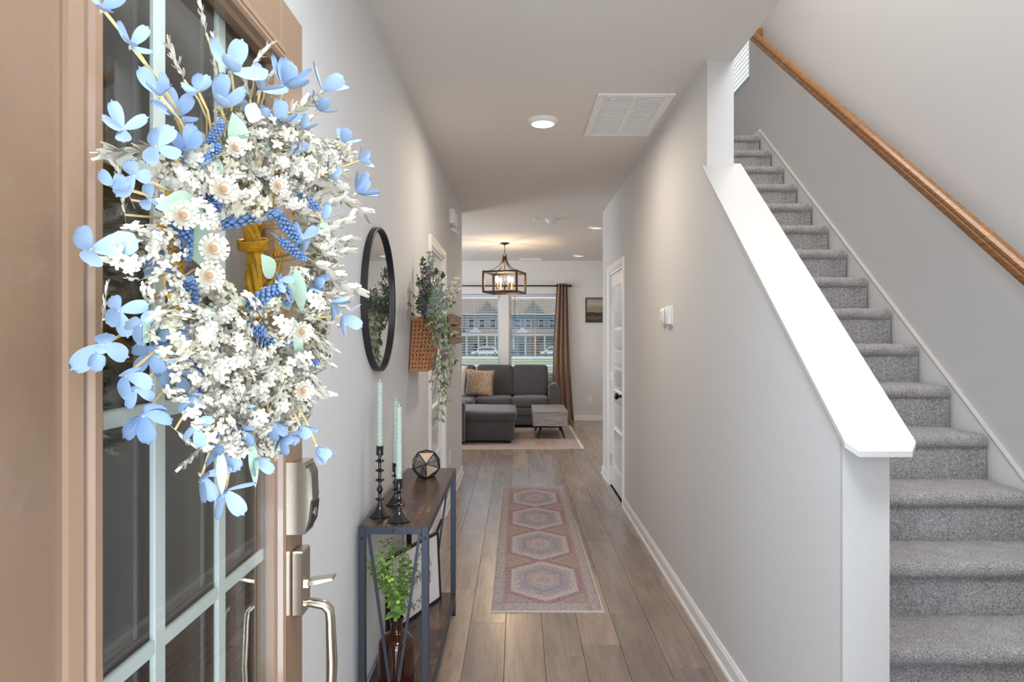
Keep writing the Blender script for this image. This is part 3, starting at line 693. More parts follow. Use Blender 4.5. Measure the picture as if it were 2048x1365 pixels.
# blossom variants along +Z
def petal(m, ang, tilt, L, W, cup, th=.0):
    d = Vector((math.sin(tilt)*math.cos(ang), math.sin(tilt)*math.sin(ang), math.cos(tilt)))
    nrm = Vector((-math.cos(tilt)*math.cos(ang), -math.cos(tilt)*math.sin(ang), math.sin(tilt)))
    side = d.cross(nrm).normalized(); k = len(m.v); NS, NW = 9, 4
    for i in range(NS+1):
        t = (i/NS)**.8; w = W*.5*((.2+.8*math.sin(PI/2*t/.62)) if t < .62 else max(.02, 1-((t-.62)/.38)**2)**.5)
        for j in range(NW+1):
            s = -1+2*j/NW; m.v.append(tuple(d*(L*t-(.06*L*s*s if i == NS else 0))+side*(w*s)+nrm*(cup*L*(t*t-.5*t)+.22*w*s*s)))
    for i in range(NS):
        for j in range(NW): a = k+i*(NW+1)+j; m.f.append((a, a+1, a+NW+2, a+NW+1))
bl_me = []
for v in range(8):
    pm_ = []; np_ = (3, 4, 4, 5, 3, 4, 5, 3)[v]; r0 = random.Random(v)
    for i in range(np_):
        m = M(); petal(m, 2*PI*i/np_+r0.uniform(-.3, .3), r0.uniform(.55, 1.25), r0.uniform(.9, 1.1), r0.uniform(.48, .60), r0.uniform(.1, .45)); pm_.append(mesh(m, 'petal', 'petal_blue' if v % 3 else 'petal_blue_deep', True))
    m = M().tube([(0, 0, -.22), (0, 0, -.05), (0, 0, .05)], [.03, .08, .05], 8)
    bl_me.append((mesh(m, 'blossom', 'petal_cream', True), pm_))
def floret(m, c, d, r, np_, rnd, wide=.75):
    mm = M()
    for i in range(np_): mm.leaf((0, 0, 0), (math.cos(2*PI*i/np_), math.sin(2*PI*i/np_), rnd.uniform(.15, .7)), (0, 0, 1), r, r*wide, -.25, 3, .8, .2, .55)
    mw_ = Matrix.Translation(c) @ Vector(d).normalized().to_track_quat('Z', 'Y').to_matrix().to_4x4(); m.add([mw_ @ Vector(p) for p in mm.v], mm.f)
wc_me = []
for v in range(7):                      # clusters of tiny white florets, unit radius
    m = M(); r0 = random.Random(40+v)
    for i in range(22):
        d = Vector((r0.gauss(0, 1), r0.gauss(0, 1), abs(r0.gauss(.3, .8)))).normalized(); c = d*r0.uniform(.5, 1)
        if v < 4: floret(m, c, d+Vector((r0.uniform(-.4, .4),)*3), r0.uniform(.26, .40), 5, r0)
        else:
            m.ball(c, .13, 5, 4, (1, 1, 1.1)); floret(m, c, d, .30, 4, r0, .9)
    wc_me.append(mesh(m, 'floret_cluster', 'petal_white' if v != 3 else 'petal_cream', True))
ws_me = []
for v in range(4):                      # white bell sprigs along +Z, unit length
    m = M(); r0 = random.Random(60+v); m.tube([(0, 0, -.2), (.02, 0, .5), (0, .02, 1)], .012, 4)
    for i in range(9):
        t = .05+.95*i/8; a = i*2.4; d = Vector((math.cos(a), math.sin(a), .9)); c = Vector((0, 0, t*.8))
        for kx in range(3): m.leaf(c, d+Vector((r0.uniform(-.5, .5), r0.uniform(-.5, .5), r0.uniform(-.3, .5))), (0, 0, 1), .26, .12, .3, 4, .7, .3, .4)
    ws_me.append(mesh(m, 'white_sprig', 'petal_white', True))
sp_me = []
for v in range(2):                      # knobbly blue spikes along +Z, unit length
    m = M(); r0 = random.Random(80+v); m.tube([(0, 0, -.35), (0, 0, 1)], .02, 5)
    for i in range(60):
        t = i/60; a = i*2.4; r = .11*math.sin(PI*(.16+.8*t))**.6; m.ball((r*math.cos(a), r*math.sin(a), t), .045*r0.uniform(.8, 1.25), 6, 4)
    sp_me.append(mesh(m, 'blue_spike', 'spike_blue', True))
def strawflower(p, d, r):
    m = M(); r0 = random.Random(int(p.y*9999))
    for ring_, (rad, tilt, cnt) in enumerate(((1, 1.35, 14), (.9, 1.05, 12), (.72, .75, 10))):
        for i in range(cnt):
            a = 2*PI*(i+.5*ring_)/cnt+r0.uniform(-.08, .08); m.leaf((0, 0, -.1), (math.cos(a)*math.sin(tilt), math.sin(a)*math.sin(tilt), math.cos(tilt)), (0, 0, 1), rad, .50, .25, 4, .6, .2, .6)
    e = rot_to(d); o = put('strawflower', mesh(m, 'strawflower', 'petal_white', True), wr, p-WC, e, r)
    c = M(); c.ball((0, 0, .02), .44, 14, 7, (1, 1, .4))
    put('flower_centre', mesh(c, 'flower_centre', 'straw_brown', True), o, (0, 0, .08))
def outdir(p, k=.6):
    d = Vector((0, p.y-WC.y, p.z-WC.z)); d = d.normalized() if d.length > .01 else Vector((0, 0, 1)); return d+Vector((k, 0, 0))
def stemto(p, mat_='stem_gold', r=.0016, frm=None):
    d = Vector((0, p.y-WC.y, p.z-WC.z)); a = Vector(frm) if frm is not None else WC+Vector((.03, 0, 0))+d.normalized()*.13
    mid = (a+p)/2+Vector((.02, 0, .006)); part('stem', M().tube([a, (a+mid)/2+Vector((.008, 0, 0)), mid, (mid+p)/2+Vector((.003, 0, 0)), p], r, 5), mat_, wr, True)
BLUE = [(205, 18, 66), (262, 92, 60), (462, 142, 78), (570, 178, 74), (645, 182, 62), (318, 190, 62), (352, 232, 62), (440, 212, 70), (636, 222, 50), (246, 258, 62), (312, 292, 66), (372, 300, 60), (268, 352, 62), (230, 372, 50),
        (560, 250, 60), (602, 262, 44), (686, 286, 46), (718, 322, 34), (656, 352, 40), (712, 386, 52), (182, 500, 88), (262, 468, 44), (308, 520, 52), (645, 440, 40), (606, 478, 40), (238, 622, 66),
        (282, 652, 60), (322, 668, 60), (206, 690, 78), (196, 712, 50), (300, 705, 54), (252, 752, 76), (272, 780, 50), (336, 722, 58), (352, 748, 52), (286, 832, 70), (600, 852, 48), (634, 893, 52), (562, 872, 46), (508, 916, 56),
        (442, 902, 66), (404, 952, 62), (452, 982, 68), (424, 868, 56), (392, 856, 54), (540, 842, 46), (376, 792, 46), (594, 512, 44), (626, 560, 44), (662, 604, 40), (684, 632, 52), (616, 574, 36), (330, 640, 56), (396, 182, 52),
        (478, 862, 50), (346, 560, 50), (300, 400, 52), (520, 182, 64), (330, 408, 46), (356, 458, 40), (500, 236, 48), (590, 306, 38), (380, 330, 46), (480, 808, 44), (560, 560, 36), (500, 700, 30)]
for i, (px, py, s) in enumerate(BLUE):
    X = WX(px)+rw_.uniform(.004, .022); p = P3(px, py, X); sz = s*p.y/F*.92
    d = outdir(p, .9)+Vector((rw_.uniform(-.4, .5), -.35+rw_.uniform(-.4, .4), rw_.uniform(-.4, .4)))
    bo_ = put('blue_blossom', bl_me[i % 8][0], wr, p-WC, rot_to(d, rw_.uniform(0, 6)), sz*rw_.uniform(.92, 1.1))
    for pe in bl_me[i % 8][1]: put('petal', pe, bo_)
    if i % 5 != 4: stemto(p)
SPIKES = [(372, 520, 372, 440, 26), (412, 452, 432, 412, 26), (440, 452, 560, 424, 24), (556, 432, 600, 486, 24), (418, 290, 436, 258, 20), (400, 330, 430, 300, 22), (384, 606, 380, 560, 28), (500, 612, 560, 574, 30), (556, 556, 580, 610, 24), (482, 656, 530, 664, 28), (520, 684, 580, 682, 26),
          (396, 790, 398, 726, 26), (402, 402, 450, 372, 24), (600, 390, 640, 420, 18), (560, 480, 610, 520, 20), (588, 730, 610, 728, 18), (520, 350, 560, 366, 20)]
for i, (x0, y0, x1, y1, w) in enumerate(SPIKES):
    p = P3(x0, y0, WX(x0)+.014); q = P3(x1, y1, WX(x1)+.020); L = (q-p).length; L2 = max(L, .03)
    k = (w*p.y/F)/.26; o = put('blue_spike', sp_me[i % 2], wr, p-WC, rot_to(q-p), (k, k, L2))
for px, py, s in [(426, 498, 52), (418, 552, 50), (366, 432, 52), (446, 380, 50), (604, 664, 36), (606, 782, 36), (470, 296, 36), (556, 372, 34)]:
    p = P3(px, py, WX(px)+.036); strawflower(p, Vector((.60, -.8, 0)), s*p.y/F*.62)
# white clusters packed around the ring, then the loose sprigs on the rim
cnt = 0
dense = []
for i in range(135):
    a = rw_.uniform(0, 2*PI); 
    if i < 85: r = rw_.uniform(.115, .26)
    else: r = rw_.uniform(.20, .285)
    dome = .085*math.cos(min(1, abs(r-.16)/.16)*PI/2)
    p = Vector((WC.x+.03+dome*rw_.uniform(.5, 1.0), WC.y+r*math.cos(a)*1.02, WC.z+r*math.sin(a)))
    ex, ey = 1035+F*p.x/p.y, 675-F*(p.z-1.43)/p.y
    if ((ex-510)/205)**2+((ey-560)/330)**2 > 1 or (450 < ex < 590 and 440 < ey < 610): continue
    if ex < 400 and ey < 480 and rw_.random() < .7: continue
    dense.append(p)
for (px, py) in [(400, 345), (440, 330), (480, 310), (520, 330), (560, 320), (600, 340), (640, 330), (380, 380), (500, 390), (540, 390), (590, 395), (330, 500), (300, 490), (270, 510), (345, 420), (430, 600), (470, 620), (500, 640), (440, 650), (420, 700), (460, 700), (500, 720), (540, 720), (580, 740),
               (380, 680), (400, 720), (440, 760), (480, 770), (520, 780), (560, 770), (440, 800), (400, 830), (480, 830), (520, 830), (560, 810), (620, 600), (600, 620), (640, 480), (660, 320), (680, 300), (620, 300), (520, 260), (560, 280), (470, 250), (330, 580), (350, 640), (430, 860), (470, 880),
               (350, 370), (370, 350), (480, 360), (420, 640), (360, 700), (370, 760), (580, 690), (600, 720), (560, 650), (540, 600), (590, 560), (410, 590), (590, 350), (560, 340), (530, 300), (500, 280), (460, 400), (500, 420), (420, 320)]:
    dense.append(P3(px, py, WX(px)+.012+rw_.uniform(-.01, .01)))
for i, p in enumerate(dense):
    d = outdir(p, 1.2)+Vector((rw_.uniform(-.3, .3), -.3+rw_.uniform(-.5, .5), rw_.uniform(-.5, .5)))
    o = put('floret_cluster', wc_me[i % 7], wr, p-WC, rot_to(d, rw_.uniform(0, 6)), rw_.uniform(.017, .027))
SPRIG = [(368, 160, 332, 75, 1.25), (412, 66, 396, -10, 1.0), (432, 150, 428, 62, 1.0), (505, 130, 546, 82, .9), (530, 165, 566, 122, .8), (570, 230, 640, 190, 1), (330, 300, 180, 308, 1), (262, 400, 222, 310, 1), (560, 200, 520, 150, 1), (310, 530, 210, 520, 1.4), (340, 500, 270, 500, 1.2),
         (650, 370, 742, 436, 1), (660, 560, 732, 586, 1), (600, 640, 650, 700, 1), (615, 740, 650, 792, 1), (590, 770, 662, 790, 1.1), (400, 900, 356, 940, 1.1), (545, 860, 556, 920, 1), (620, 600, 660, 620, 1), (640, 330, 700, 350, 1), (620, 480, 670, 520, 1), (560, 250, 620, 240, 1), (420, 830, 390, 890, 1),
         (600, 300, 690, 290, 1.1), (610, 360, 690, 376, 1.1), (590, 420, 650, 460, 1), (620, 520, 690, 560, 1), (600, 690, 640, 740, 1), (500, 860, 520, 920, 1), (470, 850, 470, 930, 1), (380, 740, 330, 690, 1), (430, 340, 360, 320, 1), (460, 610, 430, 580, 1), (350, 860, 398, 900, .9), (440, 400, 540, 388, 1.2), (560, 400, 640, 350, 1.2),
         (250, 430, 240, 352, .7), (205, 640, 214, 560, .6), (500, 200, 478, 120, .9), (600, 820, 590, 880, .9), (470, 310, 430, 250, 1), (380, 340, 300, 320, 1)]
for i in range(34):
    a_ = rw_.uniform(-1.15, 1.15) if i < 24 else rw_.uniform(1.2, 2.2); cx_, cy_ = 500+150*math.cos(a_), 560-270*math.sin(a_); ex_, ey_ = 510+rw_.uniform(175, 215)*math.cos(a_), 560-rw_.uniform(310, 370)*math.sin(a_)
    SPRIG.append((cx_, cy_, ex_, ey_, .8))
for i, (x0, y0, x1, y1, w) in enumerate(SPRIG):
    p = P3(x0, y0, WX(x0)-.002); q = P3(x1, y1, WX(x1)); L = (q-p).length; k = L*.50*w
    k = min(k, .06); put('white_sprig', ws_me[i % 4], wr, p-WC, rot_to(q-p, i), (k*1.35, k*1.35, L))
    stemto(p, 'stem_gold', .0013)
for i, (px, py, ax, ay, L, W) in enumerate([(405, 420, -1.0, -.12, .085, .034), (385, 425, .3, -.8, .06, .04), (410, 370, .2, .9, .045, .03), (520, 270, .9, -.1, .05, .018), (500, 245, .3, .8, .03, .02), (560, 560, .6, -.7, .05, .03), (545, 555, -.8, .5, .04, .022), (590, 540, .4, -.9, .06, .02), (455, 605, .9, .1, .06, .012), (430, 620, -.9, -.2, .05, .012),
        (590, 640, .2, -1, .06, .014), (600, 690, .3, -1, .05, .014), (440, 900, 0, -1, .05, .012), (500, 880, .2, -1, .06, .012), (640, 470, .7, .5, .04, .02), (330, 620, -.7, -.5, .05, .025), (480, 300, -.5, .7, .04, .025)]):
    p = P3(px, py, WX(px)+.018); part('leaf', M().leaf(p, (.1, ax, ay), (.7, -.7, .1), L, W, -.15, 8, .9, .15), 'wreath_leaf', wr, True)
part('hanging_ribbon', M().box(XD+.0, XD+.0012, WC.y-.012, WC.y+.012, WC.z+.13, DZ+.001), 'muntin', wr) if False else None
part('wreath_hook', M().tube([(WC.x+.01, WC.y, WC.z+.115), (XD+.003, WC.y, WC.z+.15), (XD+.002, WC.y, WC.z+.16)], .002, 6), 'nickel', wr)
# twig bundles near the heart
for i in range(26):
    a = rw_.uniform(0, 2*PI); p = WC+Vector((.03, .115*math.cos(a), .115*math.sin(a))); t_ = Vector((0, -math.sin(a), math.cos(a)))
    q = p+Vector((rw_.uniform(.01, .05), 0, 0))+t_*rw_.uniform(.06, .12)+Vector((0, math.cos(a), math.sin(a)))*rw_.uniform(-.02, .06)
    part('twig', M().tube([p, (p+q)/2+Vector((.01, 0, 0)), q], [.0028, .002, .0012], 5), 'twig_yellow', wr, True)

# ------------------------------------------------------------------ left wall: mirror, basket, rack, chime
mc = Vector((XL, 2.825, 1.586)); R0 = .297
mi = thing('wall_mirror', 'large round mirror with thin black frame on left hall wall', 'mirror', tuple(mc))
N = 72; m = M(); pr = [(R0, 0), (R0, .024), (R0-.003, .026), (R0-.008, .026), (R0-.011, .023), (R0-.012, .010), (R0-.012, 0)]
for r, h in pr:
    for j in range(N): t = 2*PI*j/N; m.v.append((XL+h, mc.y+r*math.cos(t), mc.z+r*math.sin(t)))
for i in range(len(pr)):
    for j in range(N): a = i*N; b = ((i+1) % len(pr))*N; m.f.append((a+j, a+(j+1) % N, b+(j+1) % N, b+j))
part('frame', m, 'black_matte', mi, 40)
part('glass', M().lathe([(R0-.0115, 0), (R0-.0115, .010), (R0-.016, .0112)], (XL, mc.y, mc.z), N, 'x'), 'mirror', mi)

# woven basket: near/far ends trapezoid in y, deeper at the top
bk = thing('wall_basket', 'woven brown wall basket holding artificial greenery', 'basket', (XL, 3.80, 1.25))
BZ0, BZ1 = 1.245, 1.535
def bper(s, t, off=0):
    """s in 0..4 around (0 wall-near corner, 1 front-near, 2 front-far, 3 wall-far), t 0..1 up"""
    y0 = 3.63+.10*t; y1 = 4.02-.06*t; dx = .098+.045*t; x0 = XL+.004; z = BZ0+(BZ1-BZ0)*t
    c = [(x0, y0), (x0+dx, y0), (x0+dx, y1), (x0, y1)]; nr = [(0, -1), (1, 0), (0, 1), (-1, 0)]
    i = int(s) % 4; f = s-int(s); a, b = c[i], c[(i+1) % 4]
    ff = (f-.5)*2; bul = (1-ff**8); n = nr[i]
    n0, n1 = nr[(i-1) % 4], nr[(i+1) % 4]
    nx = n[0]; ny = n[1]
    if f < .12: w = .5*(1-f/.12); nx, ny = n[0]*(1-w)+n0[0]*w, n[1]*(1-w)+n0[1]*w
    if f > .88: w = .5*((f-.88)/.12); nx, ny = n[0]*(1-w)+n1[0]*w, n[1]*(1-w)+n1[1]*w
    if i == 3: off = max(off, -.003)*.3; 
    ins = -.006*(1-bul)
    return Vector((a[0]+(b[0]-a[0])*f+nx*(off+ins), a[1]+(b[1]-a[1])*f+ny*(off+ins), z))
def strip(pa, pb, nrm_pairs=None, th=.0013):
    """pa, pb: edge point lists"""
    m = M(); k = len(pa)
    m.v = [tuple(p) for p in pa]+[tuple(p) for p in pb]; m.f = [(i, i+1, k+i+1, k+i) for i in range(k-1)]; return m
NR = 13; counts = [6, 14, 6, 14]; stakes = []
for i, c in enumerate(counts):
    for j in range(c): stakes.append(i+(j+.5)/c)
sw_ = {0: .5/6*.66, 1: .5/14*.66, 2: .5/6*.66, 3: .5/14*.66}
for si, s in enumerate(stakes):
    w = sw_[int(s)]; pa, pb, T = [], [], NR*4
    for q in range(T+1):
        t = q/T; off = .0024*math.sin(PI*NR*t+(PI if si % 2 else 0)); pa.append(bper(s-w, t, off)); pb.append(bper(s+w, t, off))
    part('stake', strip(pa, pb), 'wicker', bk, True)
for r in range(NR):
    t0, t1 = (r+.17)/NR, (r+.83)/NR; pa, pb = [], []
    for si in range(len(stakes)*4+1):
        idx = si/4; base = idx-.5; k0 = math.floor(base)
        # map idx to s
        if idx >= len(stakes): s = 4-1e-6
        else:
            j = int(idx); f = idx-j; lo = math.floor(stakes[j]) ; c = counts[lo]; loc = stakes[j]-.5/c+f/c; s = min(loc, 3.999999)
        off = -.0024*math.sin(PI*(idx))*(1 if r % 2 else -1)
        pa.append(bper(s, t0, off)); pb.append(bper(s, t1, off))
    part('weaver', strip(pa, pb), 'wicker', bk, True)
rim = M()
for (t0, t1, o) in ((.955, 1.02, .006),):
    ss = [i*4/160 for i in range(161)]; ss[-1] = 3.99999
    A = [bper(s, t0, o) for s in ss]; B = [bper(s, t1, o) for s in ss]; C = [bper(s, t1, -.005) for s in ss]; D_ = [bper(s, t0, -.005) for s in ss]
    k = len(ss); rim.v = [tuple(p) for L in (A, B, C, D_) for p in L]
    for i in range(k-1):
        for a in range(4): b = (a+1) % 4; rim.f.append((a*k+i, a*k+i+1, b*k+i+1, b*k+i))
part('rim', rim, 'wicker_rim', bk, False, label='pale bound rim')
for i in range(0, 44):
    s = i*4/44+.01
    if int(s) == 3: continue
    a = [bper(s, .94, .0075), bper(s+.05, 1.03, .0085)]; part('rim_lashing', M().tube([bper(s, .95, .007), bper(s+.05, 1.025, .007), bper(s+.06, 1.03, -.004)], .0022, 4), 'wicker_rim', bk, True)
lnr = M(); lnr.v = [tuple(bper(s_+.0001, t_, -.007)) for t_ in (.02, .93) for s_ in range(4)]; lnr.f = [(0, 1, 5, 4), (1, 2, 6, 5), (2, 3, 7, 6), (3, 0, 4, 7), (0, 1, 2, 3)]; part('hole_shade', lnr, 'subfloor', bk, label='dark sheet added inside for shade behind the weave')  # dark sheet added so the weave holes read as shaded
bt = M(); bt.v = [tuple(bper(s+.0001, .01, 0)) for s in range(4)]; bt.f = [(0, 1, 2, 3)]; part('bottom', bt, 'wicker', bk)

LEAF = {}
def leaf_mesh(material, ratio, cup, blunt=0, p=.85):
    k = (material, round(ratio, 2), round(cup, 1), blunt)
    if k not in LEAF: LEAF[k] = mesh(M().leaf((0, 0, 0), (1, 0, 0), (0, 0, 1), 1, ratio, round(cup, 1), 5, p, .25, blunt), 'leaf', material, True)
    return LEAF[k]
def put_leaf(me, parent, p, d, nrm, L):
    d = Vector(d).normalized(); side = d.cross(Vector(nrm)); side = side.normalized() if side.length > 1e-4 else d.orthogonal().normalized(); nn = side.cross(d).normalized()
    R_ = Matrix((d, -side, nn)).transposed(); put('leaf', me, parent, Vector(p)-origin(parent), R_.to_euler(), L)
gp = thing('hanging_greenery', 'artificial greenery with lavender, berries and long trailing vines in the basket', 'artificial plant', (XL+.07, 3.85, 1.53))
rg_ = random.Random(5)
def BP(px, py, X): return P3(px, py, X)
root = Vector((XL+.07, 3.85, 1.50))
def curve(a, b, lift, n=8):
    a, b, l = Vector(a), Vector(b), Vector(lift); return [a.lerp(b, i/n)+l*(4*(i/n)*(1-i/n)) for i in range(n+1)]
def leafy(a, b, lift, n, L, W, stem, start=.15, pair=True, rnd=rg_, seg=4, droop=0):
    pts = curve(a, b, lift, 10); sm = M().tube(pts, .0013, 4); lf = M()
    for i in range(n):
        t = start+(1-start)*i/max(1, n-1); k = min(int(t*10), 9); p = pts[k].lerp(pts[k+1], t*10-k); d = (pts[k+1]-pts[k]).normalized()
        for sgn in ((1, -1) if pair else (1 if i % 2 else -1,)):
            o = d.orthogonal().normalized(); o = Matrix.Rotation(i*1.3+rnd.uniform(-.5, .5), 3, d) @ o
            dd = d*.5+o*sgn+Vector((0, 0, -droop)); lf.leaf(p, dd, o.cross(d)+Vector((0, -.4, .6)), L*rnd.uniform(.7, 1.2), W*rnd.uniform(.8, 1.2), rnd.uniform(-.3, .3), seg, .85, .25)
    if i: lf.leaf(pts[-1], d, Vector((0, -.6, .6)), L, W, 0, seg, .85, .2)
    return sm, lf
def sprig(name, a, b, lift, n, L, W, leafmat, stemmat='stem_green', **k):
    sm, lf = leafy(a, b, lift, n, L, W, stemmat, **k)
    o = part(name, lf, leafmat, gp, True); o['kind'] = 'stuff'; part('stem', sm, stemmat, o, True); return o
# upright sage sprigs (eucalyptus / dusty foliage)
for px, py, X in [(858, 508, -.50), (846, 522, -.53), (866, 515, -.47), (852, 540, -.50), (876, 560, -.44), (838, 560, -.53), (842, 590, -.52), (868, 575, -.40), (880, 585, -.38), (888, 590, -.36), (895, 600, -.37), (872, 605, -.36), (882, 612, -.35), (862, 610, -.40), (892, 618, -.35), (836, 612, -.50), (850, 620, -.44), (900, 575, -.40), (884, 570, -.41), (874, 590, -.38), (866, 598, -.38), (856, 600, -.42), (848, 606, -.43), (878, 622, -.36), (888, 606, -.37), (870, 566, -.43), (856, 572, -.46), (846, 580, -.47), (886, 630, -.36), (864, 622, -.38), (896, 612, -.37), (838, 596, -.49)]:
    b = BP(px, py, X); dk = px < 858; sprig('dark_sprig' if dk else 'sage_sprig', root+Vector((rg_.uniform(-.03, .03), rg_.uniform(-.08, .06), 0)), b, (0, 0, .03), 15 if dk else 22, .028 if dk else .021, .016 if dk else .012, rg_.choice(('leaf_dark', 'leaf_dark', 'leaf_plum')) if dk else 'leaf_sage', start=.3)
for px, py, X in [(840, 528, -.53), (846, 545, -.52), (855, 535, -.49), (862, 530, -.46), (834, 548, -.54), (868, 545, -.45), (874, 535, -.44)]:
    b = BP(px, py, X); a = root+Vector((rg_.uniform(-.03, .03), rg_.uniform(-.08, .04), 0)); c = a.lerp(b, .45); m = M()
    for i in range(26):
        t = i/26; p = c.lerp(b, t); an = i*2.4; r = .006*(1-.5*t); m.ball(p+Vector((r*math.cos(an), r*math.sin(an), 0)), .0034, 5, 3, (1, 1, 1.5))
    o = part('lavender_spike', m, 'lavender', gp, True); part('stem', M().tube([a, c, b], .0011, 4), 'stem_green', o, True)
for px, py, X, L in [(826, 588, -.52, .05), (822, 610, -.55, .05), (832, 600, -.50, .06), (840, 575, -.50, .05), (856, 560, -.46, .05), (872, 550, -.44, .045), (884, 558, -.42, .045), (846, 600, -.46, .05), (860, 590, -.44, .05), (838, 625, -.50, .04), (870, 620, -.38, .04), (902, 612, -.36, .04), (866, 556, -.45, .045), (828, 630, -.54, .045), (897, 630, -.36, .035)]:
    p = BP(px, py, X); o = part('broad_leaf', M().leaf(p, (p-root).normalized()+Vector((rg_.uniform(-.3, .3), -.3, rg_.uniform(-.2, .4))), (.4, -.8, .4), L, L*.62, -.2, 6, .9, .2), 'leaf_dark', gp, True); part('stem', M().tube(curve(root, p, (0, 0, .01), 4), .0012, 4), 'stem_green', o, True)
for px, py in [(868, 545), (874, 560), (860, 552), (880, 548), (850, 580), (864, 540)]:
    p = BP(px, py, -.45); m = M()
    for i in range(14): m.ball(p+Vector([rg_.gauss(0, .008) for _ in range(3)]), .0032, 5, 4)
    o = part('berry_cluster', m, 'leaf_plum', gp, True); part('stem', M().tube(curve(root, p, (0, 0, .01), 4), .0012, 4), 'stem_brown', o, True)
for px, py, X in [(915, 558, -.36), (908, 568, -.37), (900, 582, -.37), (905, 590, -.36), (895, 595, -.37), (908, 602, -.35), (900, 608, -.36), (912, 580, -.35)]:
    p = BP(px, py, X); m = M()
    for i in range(9): floret(m, p+Vector([rg_.gauss(0, .010) for _ in range(3)]), (rg_.uniform(-.3, .6), -1, rg_.uniform(-.2, .8)), .0085, 5, rg_, .9)
    o = part('white_flower_cluster', m, 'petal_white', gp, True); part('stem', M().tube(curve(root, p, (.0, 0, .03), 5), .0011, 4), 'stem_green', o, True)
    l = part('leaf', M().leaf(p, (.3, -.3, -.5), (.4, -.8, .4), .028, .013, -.1, 4), 'leaf_dark', o, True)
# trailing vines
for (px, py, X, n_) in [(882, 838, -.40, 20), (874, 835, -.42, 19), (895, 800, -.37, 17), (905, 740, -.35, 13), (868, 790, -.43, 15), (888, 780, -.39, 15), (912, 720, -.34, 11), (862, 760, -.45, 10), (878, 760, -.40, 13), (884, 700, -.38, 10), (898, 690, -.36, 10), (890, 740, -.37, 13), (892, 660, -.37, 8), (905, 665, -.36, 8), (876, 690, -.40, 9), (901, 770, -.36, 15)]:
    b = BP(px, py, X); a = Vector((XL+.15+rg_.uniform(-.03, .02), b.y+.0*rg_.random()+.02, 1.545)); s_ = root.lerp(a, .3)
    top = a+Vector((.02, 0, .012)); pts_b = b
    pts = curve(top, pts_b, (.012*rg_.choice((-1, 1, 1)), rg_.uniform(-.02, .02), 0), 10)
    o = part('trailing_vine', M().tube(curve(root, top, (0, 0, .03), 6)+pts[1:], .0014, 5), 'stem_brown', gp, True); lmn = rg_.choice(('leaf_vine', 'leaf_vine', 'leaf_sage')); n_ = max(6, int(n_*.68))
    for i in range(n_):
        t = .05+.95*i/(n_-1); k = min(int(t*10), 9); p = pts[k].lerp(pts[k+1], t*10-k); d = (pts[k+1]-pts[k]).normalized()
        for sgn in (1, -1):
            q_ = Matrix.Rotation(i*1.3+rg_.uniform(-.5, .5), 3, d) @ d.orthogonal().normalized(); put_leaf(leaf_mesh(lmn if rg_.random() > .06 else 'leaf_plum', .46, rg_.choice((-.2, 0, .2))), o, p, d*.5+q_*sgn+Vector((0, 0, -.5)), q_.cross(d)+Vector((0, -.4, .6)), .033*rg_.uniform(.75, 1.2))

rk = thing('wood_rack', 'small rustic wooden board rack at the far end of left wall', 'rack', (XL, 6.1, 1.55))
for (y0, y1, z0, z1, d) in ((5.62, 6.36, 1.535, 1.62, .05), (5.66, 6.42, 1.445, 1.525, .045), (5.72, 6.44, 1.375, 1.437, .05)):
    part('board', M().rbox(XL+.012, XL+d+.01, y0, y1, z0, z1, .004, 1), 'old_wood', rk)
part('back_batten', M().rbox(XL, XL+.014, 5.75, 5.80, 1.39, 1.60, .002), 'old_wood', rk); part('back_batten', M().rbox(XL, XL+.014, 6.25, 6.30, 1.39, 1.60, .002), 'old_wood', rk)
for y, z in (): part('hook', M().tube([(XL+.06, y, z), (XL+.085, y, z-.01), (XL+.09, y, z+.012)], .003, 6), 'black_matte', rk, True)
cb = thing('door_chime', 'white door chime box high on the left wall near the hall end', 'chime', (XL, 5.98, 2.38))
part('box', M().rbox(XL, XL+.045, 5.80, 6.12, 2.405, 2.53, .006, 2), 'white_plastic', cb, 40)
part('cover_rib', M().rbox(XL+.045, XL+.049, 5.84, 6.08, 2.42, 2.515, .001), 'white_plastic', cb)
part('sensor', M().prism([(XL, 2.40), (XL+.045, 2.385), (XL+.06, 2.35), (XL+.05, 2.345), (XL+.0, 2.37)], 5.98, 6.06, 'y'), 'white_plastic', cb)

def plate(kind, x, sgn, y, z, label, axis='x'):
    o = thing('wall_outlet' if kind == 'outlet' else 'light_switch', label, 'outlet' if kind == 'outlet' else 'switch', (x, y, z))
    w, h, d = .036, .058, .006
    def bx(u0, u1, z0, z1, d0, d1, mname, nm, par=o):
        if axis == 'x': a = sorted((x+sgn*d0, x+sgn*d1)); m = M().rbox(a[0], a[1], y+u0, y+u1, z+z0, z+z1, min(.0015, abs(d1-d0)*.4))
        else: a = sorted((y+sgn*d0, y+sgn*d1)); m = M().rbox(x+u0, x+u1, a[0], a[1], z+z0, z+z1, min(.0015, abs(d1-d0)*.4))
        return part(nm, m, mname, par)
    bx(-w, w, -h, h, 0, d, 'white_plastic', 'cover_plate')
    if kind == 'outlet':
        for s in (1, -1):
            r = bx(-.017, .017, s*.022-.015, s*.022+.015, d, d+.002, 'white_plastic', 'socket')
            for u in (-.007, .006): bx(u-.001, u+.001, s*.022-.002, s*.022+.007, d+.0021, d+.0026, 'slot_dark', 'slot', r)
    else: bx(-.016, .016, -.033, .033, d, d+.004, 'gloss_white', 'rocker')
plate('outlet', XL, 1, 2.14, .377, 'white outlet low on left wall beside the door handle')
plate('outlet', XL, 1, 5.85, .40, 'white outlet low on left wall beyond the console table')
plate('switch', XL, 1, 6.70, 1.16, 'white light switch at the far end of the left wall')
plate('outlet', 1.235, -1, YF, .355, 'white outlet on far living room wall right of curtain', 'y')
th = thing('thermostat', 'white thermostat on right hall wall, the larger nearer plate', 'thermostat', (XR, 3.98, 1.555))
